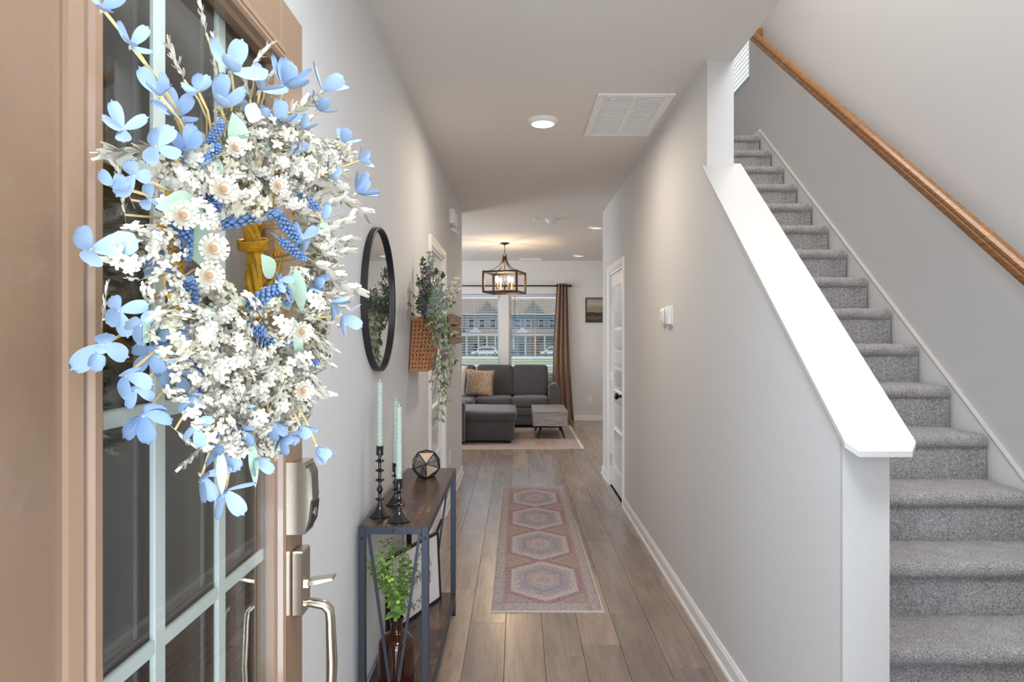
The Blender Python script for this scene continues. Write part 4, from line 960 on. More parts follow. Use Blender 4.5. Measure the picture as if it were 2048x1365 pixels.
part('back_plate', M().rbox(XR-.006, XR, 3.915, 4.055, 1.498, 1.613, .002), 'white_plastic', th)
part('body', M().rbox(XR-.026, XR-.006, 3.935, 4.045, 1.506, 1.608, .004, 2), 'gloss_white', th, 40)
ks = thing('alarm_keypad', 'small white keypad just behind the thermostat on right wall', 'keypad', (XR, 4.13, 1.555))
part('body', M().rbox(XR-.022, XR, 4.085, 4.18, 1.515, 1.60, .004, 2), 'white_plastic', ks, 40); part('buttons', M().rbox(XR-.0245, XR-.022, 4.095, 4.17, 1.53, 1.585, .001), 'gloss_white', ks)
part('top_light', M().rbox(XR-.018, XR-.006, 4.10, 4.165, 1.598, 1.6035, .001), 'led_dim', ks)

# ------------------------------------------------------------------ console table and what stands on it
TX0, TX1, TY0, TY1, TZ = -.570, -.318, 2.43, 3.51, .755
ct = thing('console_table', 'narrow console table with dark wood top and grey metal legs', 'table', (-.445, 2.97, 0))
part('table_top', M().rbox(TX0+.003, TX1-.003, TY0+.003, TY1-.003, TZ-.016, TZ, .0015), 'rustic', ct)
part('shelf', M().rbox(TX0+.01, TX1-.01, TY0+.01, TY1-.01, .098, .114, .0015), 'rustic', ct)
L = .025
for x in (TX0, TX1-L):
    for y in (TY0, TY1-L):
        lg = part('leg', M().rbox(x, x+L, y, y+L, .012, TZ-.002, .0015), 'iron', ct)
        part('foot', M().lathe([(.013, 0), (.013, .012), (.006, .012)], (x+L/2, y+L/2, 0), 14), 'black_matte', lg)
for nm, z in (('top_frame', TZ-.030), ('shelf_frame', .085)):
    for (a, b, c, d) in ((TX0+L, TX1-L, TY0, TY0+L*.8), (TX0+L, TX1-L, TY1-L*.8, TY1), (TX0, TX0+L*.8, TY0+L, TY1-L), (TX1-L*.8, TX1, TY0+L, TY1-L)):
        part(nm, M().rbox(a, b, c, d, z, z+.027, .001), 'iron', ct)
for y in (TY0+.012, TY1-.012):
    cx = (TX0+TX1)/2
    for s in (-1, 1): part('brace', M().bar((cx+s*.092, y+.004, TZ-.03), (cx+s*.006, y+.004, .112), .010, .008, up=(0, 1, 0)), 'iron', ct)
for x, z in ((TX0+.0125, TZ-.045), (TX1-.0125, TZ-.045), ((TX0+TX1)/2, TZ-.0165)):
    part('bolt', M().lathe([(0, 0), (.006, 0), (.005, .003), (0, .0035)], (0, 0, 0), 12, 'y').tf(Matrix.Translation((x, TY0, z)) @ Matrix.Rotation(PI, 4, 'Z')), 'black_matte', ct, 50)

def candlestick(x, y, hs, hc, labs, style):
    o = thing('candlestick', labs[0], 'candlestick', (x, y, TZ), group='black candlesticks on the console table')
    b = [(.0, 0), (.039, 0), (.0395, .004), (.036, .008), (.024, .020), (.012, .036), (.0085, .044), (.0085, .048)]
    H_ = hs; z = .048; pr = list(b)
    beads = style
    span = (H_-.048-.038)/len(beads)
    for kind in beads:
        if kind == 'd': pr += [(.006, z+span*.3), (.017, z+span*.45), (.018, z+span*.5), (.017, z+span*.55), (.006, z+span*.7), (.006, z+span)]
        else: pr += [(.006, z+span*.12), (.011, z+span*.35), (.0125, z+span*.5), (.010, z+span*.7), (.006, z+span*.9), (.0055, z+span)]
        z += span
    part('foot', M().lathe(pr[:8], (x, y, TZ), 32), 'black_gloss', o, 40)
    part('shaft', M().lathe(pr[7:]+[(.0055, H_-.038)], (x, y, TZ), 24), 'black_gloss', o, 50)
    part('cup', M().lathe([(.006, H_-.038), (.0145, H_-.034), (.0135, H_-.03), (.0135, H_-.004), (.0155, H_), (.011, H_), (.011, H_-.012), (0, H_-.012)], (x, y, TZ), 24), 'black_gloss', o, 40)
    c = thing('spiral_candle', labs[1], 'candle', (x, y, TZ+hs-.012), group='mint spiral candles')
    n = 32; st_ = 120; m = M(); k = 0; Hc = hc+.012
    for i in range(st_+1):
        t = i/st_; rr_ = .0108*(1-.10*t)
        for j in range(n):
            a = 2*PI*j/n; r = rr_*(.84+.24*abs(math.cos(2*(a-t*Hc*98)))**.7) if 0 < i < st_ else rr_*.8
            m.v.append((x+r*math.cos(a), y+r*math.sin(a), TZ+hs-.012+Hc*t))
    for i in range(st_):
        for j in range(n): m.f.append((i*n+j, i*n+(j+1) % n, (i+1)*n+(j+1) % n, (i+1)*n+j))
    m.f += [tuple(reversed(range(n))), tuple(st_*n+j for j in range(n))]
    part('wax', m, 'wax', c, 60); part('wick', M().tube([(x, y, TZ+hs+hc), (x+.001, y, TZ+hs+hc+.012)], .0012, 6), 'wick', c)
candlestick(-.5185, 2.56, .266, .238, ('tallest black candlestick, nearest the wall on the console table', 'mint green spiral candle standing tallest at the left'), 'dbddd')
candlestick(-.492, 2.745, .168, .250, ('black candlestick at the back, half hidden behind the front one', 'mint spiral candle at the back of the three'), 'dbd')
candlestick(-.434, 2.49, .158, .262, ('short black candlestick nearest the table front edge', 'mint spiral candle in the front short candlestick'), 'dbd')

# geometric ball
gb = thing('geometric_ball', 'faceted glass and wood ball with black frame on console table', 'ornament', (-.440, 3.28, TZ))
ph = (1+5**.5)/2; iv = [Vector(v) for v in [(-1, ph, 0), (1, ph, 0), (-1, -ph, 0), (1, -ph, 0), (0, -1, ph), (0, 1, ph), (0, -1, -ph), (0, 1, -ph), (ph, 0, -1), (ph, 0, 1), (-ph, 0, -1), (-ph, 0, 1)]]
ifc = [(0, 11, 5), (0, 5, 1), (0, 1, 7), (0, 7, 10), (0, 10, 11), (1, 5, 9), (5, 11, 4), (11, 10, 2), (10, 7, 6), (7, 1, 8), (3, 9, 4), (3, 4, 2), (3, 2, 6), (3, 6, 8), (3, 8, 9), (4, 9, 5), (2, 4, 11), (6, 2, 10), (8, 6, 7), (9, 8, 1)]
# turn one vertex toward the camera, spin so that a triangle points up
tgt = (Vector((0, 0, 1.43))-Vector((-.44, 3.28, .83))).normalized()
q = iv[4].normalized().rotation_difference(tgt); iv = [q @ v for v in iv]
upv = Vector((0, 0, 1))-tgt*tgt.z
nb = [v for v in iv if (v.normalized()-tgt).length > .1 and (v.normalized()-tgt).length < 1.2]
v0 = nb[0]-tgt*nb[0].dot(tgt); a0 = v0.angle(upv); sg = 1 if v0.cross(upv).dot(tgt) > 0 else -1
rotm = Matrix.Rotation(sg*a0+PI/5, 3, tgt); RB = .0755; iv = [(rotm @ v).normalized()*RB for v in iv]
zmin = min(v.z for v in iv); gc = Vector((-.440, 3.28, TZ-zmin+.003)); iv = [v+gc for v in iv]
edges = set(tuple(sorted((f[i], f[(i+1) % 3]))) for f in ifc for i in range(3))
for e in sorted(edges): part('frame_rod', M().tube([iv[e[0]], iv[e[1]]], .0023, 6), 'black_matte', gb, True)
front = sorted(ifc, key=lambda f: -sum((iv[i]-gc).dot(tgt) for i in f))
def scr(f): c = sum((iv[i] for i in f), Vector())/3-gc; r_ = tgt.cross(Vector((0, 0, 1))).normalized(); return math.degrees(math.atan2(c.dot(upv.normalized()), -c.dot(r_)))
for n_, f in enumerate(front):
    c = sum((iv[i] for i in f), Vector())/3; inner = [c+(iv[i]-c)*.94-(c-gc).normalized()*.001 for i in f]; nrm = (c-gc).normalized()
    a = scr(f); kind = 'ball_glass'
    if n_ < 5:
        kind = 'birch' if (60 < a < 120 or -60 < a < 0) else ('black_matte' if 170 < abs(a) or a < -130 else 'ball_glass')
    elif n_ in (7, 11, 16): kind = 'birch'
    elif n_ in (9, 14): kind = 'black_matte'
    part('facet', M().add(inner+[p-nrm*.0025 for p in inner], [(0, 1, 2), (5, 4, 3), (0, 3, 4, 1), (1, 4, 5, 2), (2, 5, 3, 0)]), kind, gb, label={'birch': 'pale wood facet', 'black_matte': 'black facet', 'ball_glass': 'clear glass facet'}[kind])

# bottle with greenery
BX, BY, BZ = -.458, 2.575, .1145
bo = thing('amber_bottle', 'dark amber glass bottle holding green stems on the lower shelf', 'bottle', (BX, BY, BZ))
out = [(0, .001), (.058, .001), (.066, .006), (.068, .015), (.068, .155), (.064, .172), (.052, .186), (.032, .196), (.0245, .204), (.023, .212), (.023, .238), (.0265, .243), (.0275, .249), (.0265, .255), (.0215, .255), (.0205, .25), (.0205, .21), (.028, .199), (.05, .182), (.061, .168), (.0645, .155), (.0645, .016), (.055, .008), (0, .008)]
part('glass_body', M().lathe(out, (BX, BY, BZ), 48), 'amber', bo, 50)
gs = thing('eucalyptus_stems', 'bunch of bright green round-leaved stems in amber bottle', 'artificial plant', (BX, BY, BZ+.25))
rq = random.Random(9)
tips = [(762, 1078), (778, 1072), (800, 1078), (815, 1085), (752, 1100), (766, 1120), (750, 1125), (730, 1118), (735, 1135), (790, 1100), (806, 1110), (820, 1125), (835, 1130), (840, 1110), (845, 1138), (742, 1150), (760, 1155), (822, 1160), (838, 1170), (770, 1140), (800, 1150), (748, 1180), (826, 1190), (785, 1120), (858, 1132), (775, 1170), (808, 1195), (790, 1160), (765, 1200), (800, 1215), (780, 1210)]
nleaf = 0
for i, (px, py) in enumerate(tips):
    X = -.46+rq.uniform(-.05, .055)-.0; D = F*abs(X)/(1035-px); D = min(max(D, 2.47), 2.85); X = (px-1035)*D/F; b = Vector((X, D, 1.43-(py-675)*D/F))
    a = Vector((BX+rq.uniform(-.013, .013), BY+rq.uniform(-.013, .013), BZ+.13)); nk = Vector((a.x, a.y, BZ+.26))
    pts = [a, nk]+[nk.lerp(b, t)+Vector((0, 0, .02*4*t*(1-t))) for t in (.25, .5, .75, 1)]
    Lr = (b-nk).length; nL = max(4, int(Lr/.0265)); d = (b-nk).normalized()
    o = part('leafy_stem', M().tube(pts, .0011, 5), 'stem_green', gs, True)
    for j in range(nL):
        t = (j+.25)/nL; p = nk.lerp(b, t)+Vector((0, 0, .02*4*t*(1-t)))
        for s in (1, -1):
            nleaf += 1
            if nleaf > 298: continue
            o_ = Matrix.Rotation(j*1.57+rq.uniform(-.4, .4), 3, d) @ d.orthogonal().normalized()*s; r_ = rq.uniform(.022, .033)*(1-.42*t)
            put_leaf(leaf_mesh('leaf_green', 1.0, rq.choice((-.4, -.2, 0)), .3, .5), o, p+o_*.003, o_+d*.25, d+Vector((0, 0, .5)), r_)
for px, py in [(774, 1155), (784, 1160), (779, 1162), (796, 1205)]:
    D = 2.50; p = Vector(((px-1035)*D/F, D, 1.43-(py-675)*D/F)); part('bud', M().ball(p, .0085, 12, 8, (1, 1, .85)), 'bud_green', gs, True)

# framed sign leaning on the lower shelf
A = Vector((-.560, 3.00, .1145)); Bv = Vector((-.382, 3.425, .1145)); w = (Bv-A).length; ang = math.atan2(Bv.y-A.y, Bv.x-A.x)
sg_ = thing('framed_sign', 'white HOME sign with leaf wreath and black frame on lower shelf', 'sign', tuple(A)); sg_.rotation_euler = (0, 0, 0)
MW = Matrix.Translation(A) @ Matrix.Rotation(ang, 4, 'Z') @ Matrix.Rotation(math.radians(-3), 4, 'X'); hh = .335; fr_ = .011
def sp_(m, name, material, par=sg_, smooth=False): return part(name, m.tf(MW), material, par, smooth)
for bx_ in ((0, w, 0, fr_), (0, w, hh-fr_, hh)): sp_(M().box(bx_[0], bx_[1], 0, .018, bx_[2], bx_[3]), 'frame_rail', 'black_matte')
for x_ in (0, w-fr_): sp_(M().box(x_, x_+fr_, 0, .018, fr_, hh-fr_), 'frame_stile', 'black_matte')
sb = sp_(M().box(fr_, w-fr_, .006, .012, fr_, hh-fr_), 'panel', 'sign_white')
rl = random.Random(4); prn = M(); cx_, cz_ = w/2, hh/2
for i in range(150):
    a = -PI*.5+ (i/150)*2*PI; side_ = 1 if math.cos(a) > 0 else -1
    if abs(a-PI/2) < .38: continue
    r = .118+rl.uniform(-.016, .016); p = Vector((cx_+r*1.12*math.cos(a), .0050, cz_+r*math.sin(a)))
    td = Vector((-math.sin(a)*side_, 0, math.cos(a)*side_)); rd = Vector((math.cos(a), 0, math.sin(a)))
    if side_ > 0: prn.leaf(p, td+rd*rl.choice((-.7, .7)), (0, -1, 0), .026, .007, 0, 4, 1, 0)
    else: prn.leaf(p, td+rd*rl.choice((-.9, .9)), (0, -1, 0), .018, .013, 0, 4, .9, 0)
sp_(prn, 'printed_leaves', 'leaf_print', sb)
def text(body, size, x, z, mname):
    c = bpy.data.curves.new('lettering', 'FONT'); c.body = body; c.size = size; c.align_x = 'CENTER'; c.align_y = 'CENTER'; c.extrude = .0003; c.materials.append(mt(mname))
    o = bpy.data.objects.new('lettering', c); col.objects.link(o); o.parent = sb
    mw2 = MW @ Matrix.Translation((x, .0052, z)) @ Matrix.Rotation(PI/2, 4, 'X'); 
    dg = bpy.context.evaluated_depsgraph_get(); me = bpy.data.meshes.new_from_object(o.evaluated_get(dg)); me.transform(Matrix.Translation(-origin(sb)) @ mw2)
    bpy.data.objects.remove(o); o = put('lettering', me, sb); return o
text('HOME', .058, cx_, cz_-.005, 'ink')

# ------------------------------------------------------------------ ceiling fixtures
dl = thing('ceiling_light', 'round lit ceiling light in the hall', 'light', (.153, 4.10, H))
part('trim_ring', M().lathe([(.092, 0), (.090, -.010), (.080, -.020), (.068, -.026), (.066, -.022), (.066, 0)], (.153, 4.1, H), 40), 'white_plastic', dl, 40)
part('diffuser', M().lathe([(.067, -.018), (.062, -.028), (.03, -.031), (0, -.032)], (.153, 4.1, H), 32), 'led', dl, 40)
def gril(name, x0, x1, y0, y1, z, label, n, cat='air grille', bars=1):
    g = thing(name, label, cat, ((x0+x1)/2, (y0+y1)/2, z)); f = .045 if n > 12 else .012
    part('frame', M().rbox(x0, x0+f, y0, y1, z-.012, z, .003).rbox(x1-f, x1, y0, y1, z-.012, z, .003).rbox(x0+f, x1-f, y0, y0+f, z-.012, z, .003).rbox(x0+f, x1-f, y1-f, y1, z-.012, z, .003), 'trim', g)
    part('back', M().box(x0+f, x1-f, y0+f, y1-f, z-.0015, z-.0005), 'white_plastic', g)
    xm = (x0+x1)/2
    if bars: part('centre_bar', M().rbox(xm-.012, xm+.012, y0+f, y1-f, z-.013, z-.001, .002), 'trim', g)
    s = M().bar((-(x1-x0)/4+f/2+.006, 0, 0), ((x1-x0)/4-f/2-.006, 0, 0), .0025, .016, up=(0, .75, 1)); me = mesh(s, 'louvre', 'white_plastic')
    for i in range(n):
        y = y0+f+(y1-y0-2*f)*(i+.5)/n
        for k in (-1, 1): put('louvre', me, g, (k*((x1-x0)/4-f/2+.006), y-(y0+y1)/2, -.008))
    return g
g1 = gril('return_grille', .430, .848, 3.64, 4.39, H, 'large white return air grille in the hall ceiling', 32)
for x in (.52, .75): part('latch', M().rbox(x-.015, x+.015, 3.64+.046, 3.66+.046, H-.018, H-.012, .002), 'white_plastic', g1)
gril('supply_vent', .03, .40, 11.30, 11.44, H, 'narrow white ceiling vent near the living room windows', 6, 'air grille')
for (x, y, r, h, lab) in ((.20, 7.50, .034, .022, 'small round white sensor on ceiling past the hall'), (.375, 7.55, .072, .045, 'larger domed white smoke detector beside the small sensor')):
    d = thing('smoke_detector' if r > .05 else 'ceiling_sensor', lab, 'detector' if r > .05 else 'sensor', (x, y, H))
    part('base', M().lathe([(r, 0), (r, -h*.35), (r*.9, -h*.4)], (x, y, H), 28), 'white_plastic', d, 40)
    part('dome', M().lathe([(r*.72, -h*.35), (r*.66, -h*.8), (r*.5, -h), (0, -h)], (x, y, H), 28), 'white_plastic', d, 40)
for (x, y, lab) in ((.935, 8.1, 'recessed ceiling disc light by the right edge of hall opening'), (.985, 10.9, 'recessed ceiling disc light farther back near the windows')):
    d = thing('downlight', lab, 'light', (x, y, H)); part('trim_ring', M().lathe([(.095, 0), (.092, -.008), (.075, -.014), (.07, -.010), (.07, 0)], (x, y, H), 28), 'white_plastic', d, 40)
    part('lens', M().lathe([(.071, -.008), (.03, -.012), (0, -.012)], (x, y, H), 28), 'led_dim', d)
lamp('ceiling_light_glow', 'AREA', (.153, 4.1, H-.045), 9, (1, .86, .70), .12)
lamp('living_ceiling_fill', 'AREA', (1.9, 9.0, H-.03), 14, (1, .93, .84), .5)  # added fill under the living room ceiling, no fixture and no kitchen

# chandelier
cx, cy, ra = -.178, 9.43, -.262
cl = thing('chandelier', 'square metal lantern chandelier with four lit candle bulbs', 'chandelier', (cx, cy, H), ra)
def lp(name, m, material, par=cl, smooth=False): return part(name, m, material, par, smooth, local=True)
ZT, ZB, hs_ = -.415, -.69, .235
lp('canopy', M().lathe([(0, 0), (.058, 0), (.062, -.008), (.055, -.018), (.02, -.026), (.008, -.034), (0, -.034)], n=28), 'bronze', smooth=40)
for i in range(4):
    c = Vector((0, 0, -.05-.028*i)); ax = (1, 0) if i % 2 else (0, 1)
    lp('chain_link', M().tube([c+Vector((ax[0]*.009*math.cos(t), ax[1]*.009*math.cos(t), .018*math.sin(t))) for t in [2*PI*k/12 for k in range(13)]], .0025, 6, False), 'bronze', smooth=True)
lp('hub', M().lathe([(0, -.158), (.008, -.16), (.03, -.168), (.032, -.172), (.022, -.18), (.012, -.20), (0, -.20)], n=20), 'bronze', smooth=40)
lp('rod', M().tube([(0, 0, -.19), (0, 0, -.67)], .005, 8), 'bronze', smooth=True)
for sx in (-1, 1):
    for sy in (-1, 1):
        pts = []
        for k in range(11):
            t = k/10; r = .018+(hs_-.02)*(t**2.1); z = -.185-(abs(ZT)-.185)*(1-(1-t)**1.35) ; pts.append((sx*r, sy*r, z))
        m = M()
        for a, b in zip(pts[:-1], pts[1:]): m.bar(a, b, .020, .005, up=(sx, sy, 1.2))
        lp('arm', m, 'bronze'); x, y = sx*hs_, sy*hs_
        lp('post', M().rbox(x-.013, x+.013, y-.013, y+.013, ZB, ZT, .001), 'bronze'); lp('finial', M().lathe([(.006, ZT), (.004, ZT+.008), (.009, ZT+.014), (0, ZT+.024)], (x, y, 0), 10), 'bronze', smooth=True)
        bx, by = sx*.085, sy*.085
        so = lp('candle_socket', M().lathe([(.012, ZB+.045), (.017, ZB+.05), (.013, ZB+.06), (.013, ZB+.125), (.009, ZB+.127)], (bx, by, 0), 16), 'brass', smooth=40)
        lp('socket_arm', M().tube([(0, 0, ZB+.04), (bx*.5, by*.5, ZB+.03), (bx, by, ZB+.05)], .004, 6), 'bronze', smooth=True)
        bu = lp('bulb', M().lathe([(.010, ZB+.125), (.016, ZB+.14), (.026, ZB+.170), (.025, ZB+.195), (.014, ZB+.222), (0, ZB+.230)], (bx, by, 0), 16), 'bulb_glass', so, True)
        part('filament', M().lathe([(.004, ZB+.135), (.020, ZB+.165), (.020, ZB+.195), (.004, ZB+.220)], (bx, by, 0), 12), 'bulb_glow', so, True, local=True)
for z in (ZT, ZB):
    for s in (-1, 1):
        lp('frame_bar', M().rbox(-hs_, hs_, s*hs_-.013, s*hs_+.013, z-.013, z+.013, .001), 'bronze'); lp('frame_bar', M().rbox(s*hs_-.013, s*hs_+.013, -hs_, hs_, z-.0125, z+.0125, .001), 'bronze')
lp('bottom_bar', M().rbox(-hs_, hs_, -.008, .008, ZB-.006, ZB+.004, .001), 'bronze'); lp('bottom_knob', M().ball((0, 0, ZB-.012), .01, 10, 6), 'bronze', smooth=True)
lamp('chandelier_glow', 'POINT', (cx, cy, H-.53), 15, (1, .72, .45), radius=.05)

# ------------------------------------------------------------------ rugs
def rug(name, x0, x1, y0, y1, th, material, label, sk=0):
    nx, ny = 6, 40; rr_ = random.Random(3); m = M()
    def edge(y): return .0012*math.sin(y*3.1)+.0008*math.sin(y*7.7)
    for k in (1, 0):
        for j in range(ny+1):
            for i in range(nx+1):
                y = y0+(y1-y0)*j/ny; x = x0+(x1-x0)*i/nx+edge(y)+sk*(j/ny); m.v.append((x, y, .0005 if not k else th*(1 if 0 < i < nx and 0 < j < ny else .8)))
    n1 = (nx+1)*(ny+1)
    for j in range(ny):
        for i in range(nx): a = j*(nx+1)+i; m.f.append((a, a+1, a+nx+2, a+nx+1)); m.f.append((n1+a, n1+a+nx+1, n1+a+nx+2, n1+a+1))
    per = [i for i in range(nx+1)]+[(j*(nx+1)+nx) for j in range(1, ny+1)]+[(ny*(nx+1)+i) for i in range(nx-1, -1, -1)]+[j*(nx+1) for j in range(ny-1, 0, -1)]
    for a, b in zip(per, per[1:]+per[:1]): m.f.append((a, b, n1+b, n1+a))
    o = part(name, m, material, None, 40, at=((x0+x1)/2, y0, 0)); tag(o, label, 'rug')
    return o
rug('runner_rug', -.138, .452, 3.53, 6.50, .007, 'runner_pattern', 'long faded red and blue medallion runner in the hall', -.008)
rug('area_rug', -2.2, .855, 8.68, 11.0, .010, 'area_pattern', 'large faded rust and cream rug under the side table')

# ------------------------------------------------------------------ living room furniture
def cushion(x0, x1, y0, y1, z0, z1, r=.05, puff=.015, rnd=random.Random(2), n=14, pexp=6):
    """rounded, slightly crowned block"""
    m = M(); bm = bmesh.new(); bmesh.ops.create_cube(bm, size=2); bmesh.ops.subdivide_edges(bm, edges=bm.edges, cuts=n, use_grid_fill=True)
    c = Vector(((x0+x1)/2, (y0+y1)/2, (z0+z1)/2)); hx, hy, hz = (x1-x0)/2, (y1-y0)/2, (z1-z0)/2; bm.verts.index_update(); ox = rnd.uniform(0, 9)
    for v in bm.verts:
        p = Vector((v.co.x*hx, v.co.y*hy, v.co.z*hz)); q = Vector((max(-hx+r, min(hx-r, p.x)), max(-hy+r, min(hy-r, p.y)), max(-hz+r, min(hz-r, p.z))))
        d = p-q; 
        if d.length > 1e-7: p = q+d.normalized()*r
        u, w, s = v.co.x, v.co.y, v.co.z
        cr = (1-u*u)*(1-s*s), (1-u*u)*(1-w*w), (1-w*w)*(1-s*s)
        p += Vector((puff*cr[2]*(1 if u > 0 else -1)*abs(u)**4, puff*cr[0]*(1 if w > 0 else -1)*abs(w)**4, puff*cr[1]*(1 if s > 0 else -1)*abs(s)**4))
        p += Vector((0, 0, 0.003*math.sin(9*p.x+ox)*math.cos(7*p.z+ox))); m.v.append(tuple(c+p))
    m.f = [tuple(v.index for v in f.verts) for f in bm.faces]; bm.free(); return m
sf = thing('sectional_sofa', 'charcoal grey sectional sofa under the windows with chaise in front', 'sofa', (-.7, 10.4, .01))
SY = 10.62
part('base', M().rbox(-.66, .50, SY+.02, 11.44, .055, .335, .02, 2), 'sofa', sf, 40)
part('base', M().rbox(-1.62, -.62, 9.14, 11.44, .055, .335, .02, 2), 'sofa', sf, 40)
part('seat_rail', M().rbox(-.66, .50, SY+.0, SY+.10, .205, .325, .015, 2), 'sofa', sf, 40)
part('seat_cushion', cushion(-.665, -.088, SY, 11.2, .32, .485, .045), 'sofa', sf, True)
part('seat_cushion', cushion(-.082, .495, SY, 11.2, .32, .485, .045), 'sofa', sf, True)
part('seat_cushion', cushion(-1.6, -.672, 10.14, 11.2, .325, .49, .05), 'sofa', sf, True)
part('backrest', M().rbox(-1.66, .50, 11.30, 11.46, .055, .80, .03, 3), 'sofa', sf, 40)
def backc(x0, x1, rot=-.16):
    m = cushion(x0, x1, -.10, .10, 0, .495, .04, .016); return m.tf(Matrix.Translation((0, 11.12, .475)) @ Matrix.Rotation(rot, 4, 'X'))
part('back_cushion', backc(-.66, -.078), 'sofa', sf, True); part('back_cushion', backc(-.068, .49), 'sofa', sf, True); part('back_cushion', backc(-1.25, -.69), 'sofa', sf, True)
# right arm with rounded top
def arm(x0, x1, y0, y1, z1):
    pr = [(x0, .055), (x1, .055)]+[((x0+x1)/2+(x1-x0)/2*math.cos(t)*1.0, z1-.07+.07*math.sin(t)) for t in [PI*k/10 for k in range(11)]]
    return M().prism(pr, y0, y1, 'y')
part('arm', arm(.495, .665, SY+.0, 11.46, .70), 'sofa', sf, 35)
part('arm', arm(-1.62, -.695, 8.93, 9.13, .615), 'sofa', sf, 35)
part('chaise_base', M().rbox(-1.62, -.045, 9.07, 10.12, .05, .30, .02, 2), 'sofa', sf, 40)
part('chaise_cushion', cushion(-1.62, -.02, 9.055, 10.12, .292, .435, .045, .012), 'sofa', sf, True)
for x, y in ((-.12, 9.13), (-.8, 8.98), (-.12, 10.05), (.45, 10.72), (.45, 11.36), (-1.5, 11.3)):
    part('foot', M().lathe([(.022, .010), (.028, .056)], (x, y, 0), 14), 'black_matte', sf)
def pillow(name, w, h, d, mw, material, label, cat='pillow', n=14):
    m = M(); k = 0
    for side_ in (1, -1):
        for i in range(n+1):
            for j in range(n+1):
                u, v = -1+2*i/n, -1+2*j/n; th_ = d*(max(0, (1-u**4)*(1-v**4)))**.5; pinch = 1-.11*((1-v*v)+(0))*abs(u)**3; pin2 = 1-.11*(1-u*u)*abs(v)**3
                m.v.append((w/2*u*pinch, side_*(-th_), h/2*v*pin2))
    q = (n+1)**2
    for i in range(n):
        for j in range(n):
            a = i*(n+1)+j; m.f.append((a, a+1, a+n+2, a+n+1)); m.f.append((q+a, q+a+n+1, q+a+n+2, q+a+1))
    m.tf(mw); bm = None; o = part(name, m, material, None, True, at=mw.translation); tag(o, label, cat)
    bmx = bmesh.new(); bmx.from_mesh(o.data); bmesh.ops.remove_doubles(bmx, verts=bmx.verts, dist=.0004); bmesh.ops.recalc_face_normals(bmx, faces=bmx.faces); bmx.to_mesh(o.data); bmx.free(); return o
pillow('throw_pillow', .47, .46, .085, Matrix.Translation((-.60, 10.86, .70)) @ Matrix.Rotation(.06, 4, 'Y') @ Matrix.Rotation(-.22, 4, 'X'), 'tweed', 'tan and brown tweed pillow leaning on the sofa back')
pillow('throw_pillow', .40, .52, .09, Matrix.Translation((-1.00, 10.62, .76)) @ Matrix.Rotation(.10, 4, 'Y') @ Matrix.Rotation(-.20, 4, 'X'), 'cream_cushion', 'plain cream pillow at left end of the sofa')
stb = thing('side_table', 'low grey oak box table with splayed black legs on the rug', 'table', (.46, 9.9, .01))
tb = M().rbox(.212, .702, 9.46, 10.40, .375, .400, .002); part('top', tb, 'grey_oak', stb)
part('body', M().rbox(.216, .698, 9.466, 10.395, .19, .3745, .002), 'grey_oak', stb)
for (x, y, dx, dy) in ((.34, 9.60, -.05, -.06), (.60, 9.60, .06, -.06), (.30, 10.26, -.03, .06), (.60, 10.26, .05, .06)):
    part('leg', M().tube([(x, y, .192), (x+dx, y+dy, .011)], [.021, .012], 14), 'black_matte', stb, 40)

# curtain and rod
cr = thing('curtain_rod', 'thin black curtain rod above the living room windows', 'curtain rod', (-.2, 11.55, 2.30))
RZ = 2.305; part('rod', M().tube([(-1.6, 11.56, RZ), (.86, 11.56, RZ)], .012, 12), 'black_matte', cr, True)
part('finial', M().lathe([(.012, 0), (.02, .004), (.02, .03), (.024, .035), (.024, .055), (0, .058)], (.86, 11.56, RZ), 16, 'x'), 'black_matte', cr, 40)
for x in (-.22, .835): part('bracket', M().box(x-.006, x+.006, 11.562, YF, RZ-.02, RZ-.008).rbox(x-.012, x+.012, YF-.006, YF, RZ-.05, RZ+.02, .001), 'black_matte', cr)
cu = thing('brown_curtain', 'brown grommet curtain hanging right of the windows', 'curtain', (.76, 11.56, .01))
m = M(); NU, NV = 90, 34; zt, zb = 2.345, .012
rc = random.Random(6)
for v in range(NV+1):
    t = v/NV; z = zt+(zb-zt)*t; xl = .668-.03*math.sin(PI*t)-.085*t**1.5+.0*t; xr = .845+.085*t+.025*t**6
    for u in range(NU+1):
        s = u/NU; wv = math.sin(2*PI*s*3.5+.5*math.sin(2.4*t)+.5*t); am = .045*(1-.2*t)
        m.v.append((xl+(xr-xl)*(s+.016*math.sin(2*PI*s*9+1)*(t)), 11.56+am*wv-.012*math.sin(6*s+2*t), z))
for v in range(NV):
    for u in range(NU): a = v*(NU+1)+u; m.f.append((a, a+1, a+NU+2, a+NU+1))
part('fabric', m, 'curtain', cu, True)
for u in range(7):
    s = (u+.0)/3.5/2+.004; x = .668+(.845-.668)*s
    part('grommet', M().tube([(x, 11.56+.021*math.cos(t), RZ+.021*math.sin(t)) for t in [2*PI*k/14 for k in range(15)]], .0035, 6, False), 'bronze', cu, True)
# picture on far wall
pc = thing('framed_picture', 'framed grey seascape painting on far wall right of curtain', 'picture', (1.42, YF, 1.9))
X0_, X1_, Z0_, Z1_ = 1.165, 1.68, 1.685, 2.105
part('canvas', M().box(X0_+.012, X1_-.012, YF-.022, YF-.004, Z0_+.012, Z1_-.012), 'seascape', pc)
for b_ in ((X0_, X1_, Z1_-.014, Z1_), (X0_, X1_, Z0_, Z0_+.014), (X0_, X0_+.014, Z0_+.014, Z1_-.014), (X1_-.014, X1_, Z0_+.014, Z1_-.014)):
    part('frame_bar', M().rbox(b_[0], b_[1], YF-.032, YF, b_[2], b_[3], .002), 'bronze_dark', pc)

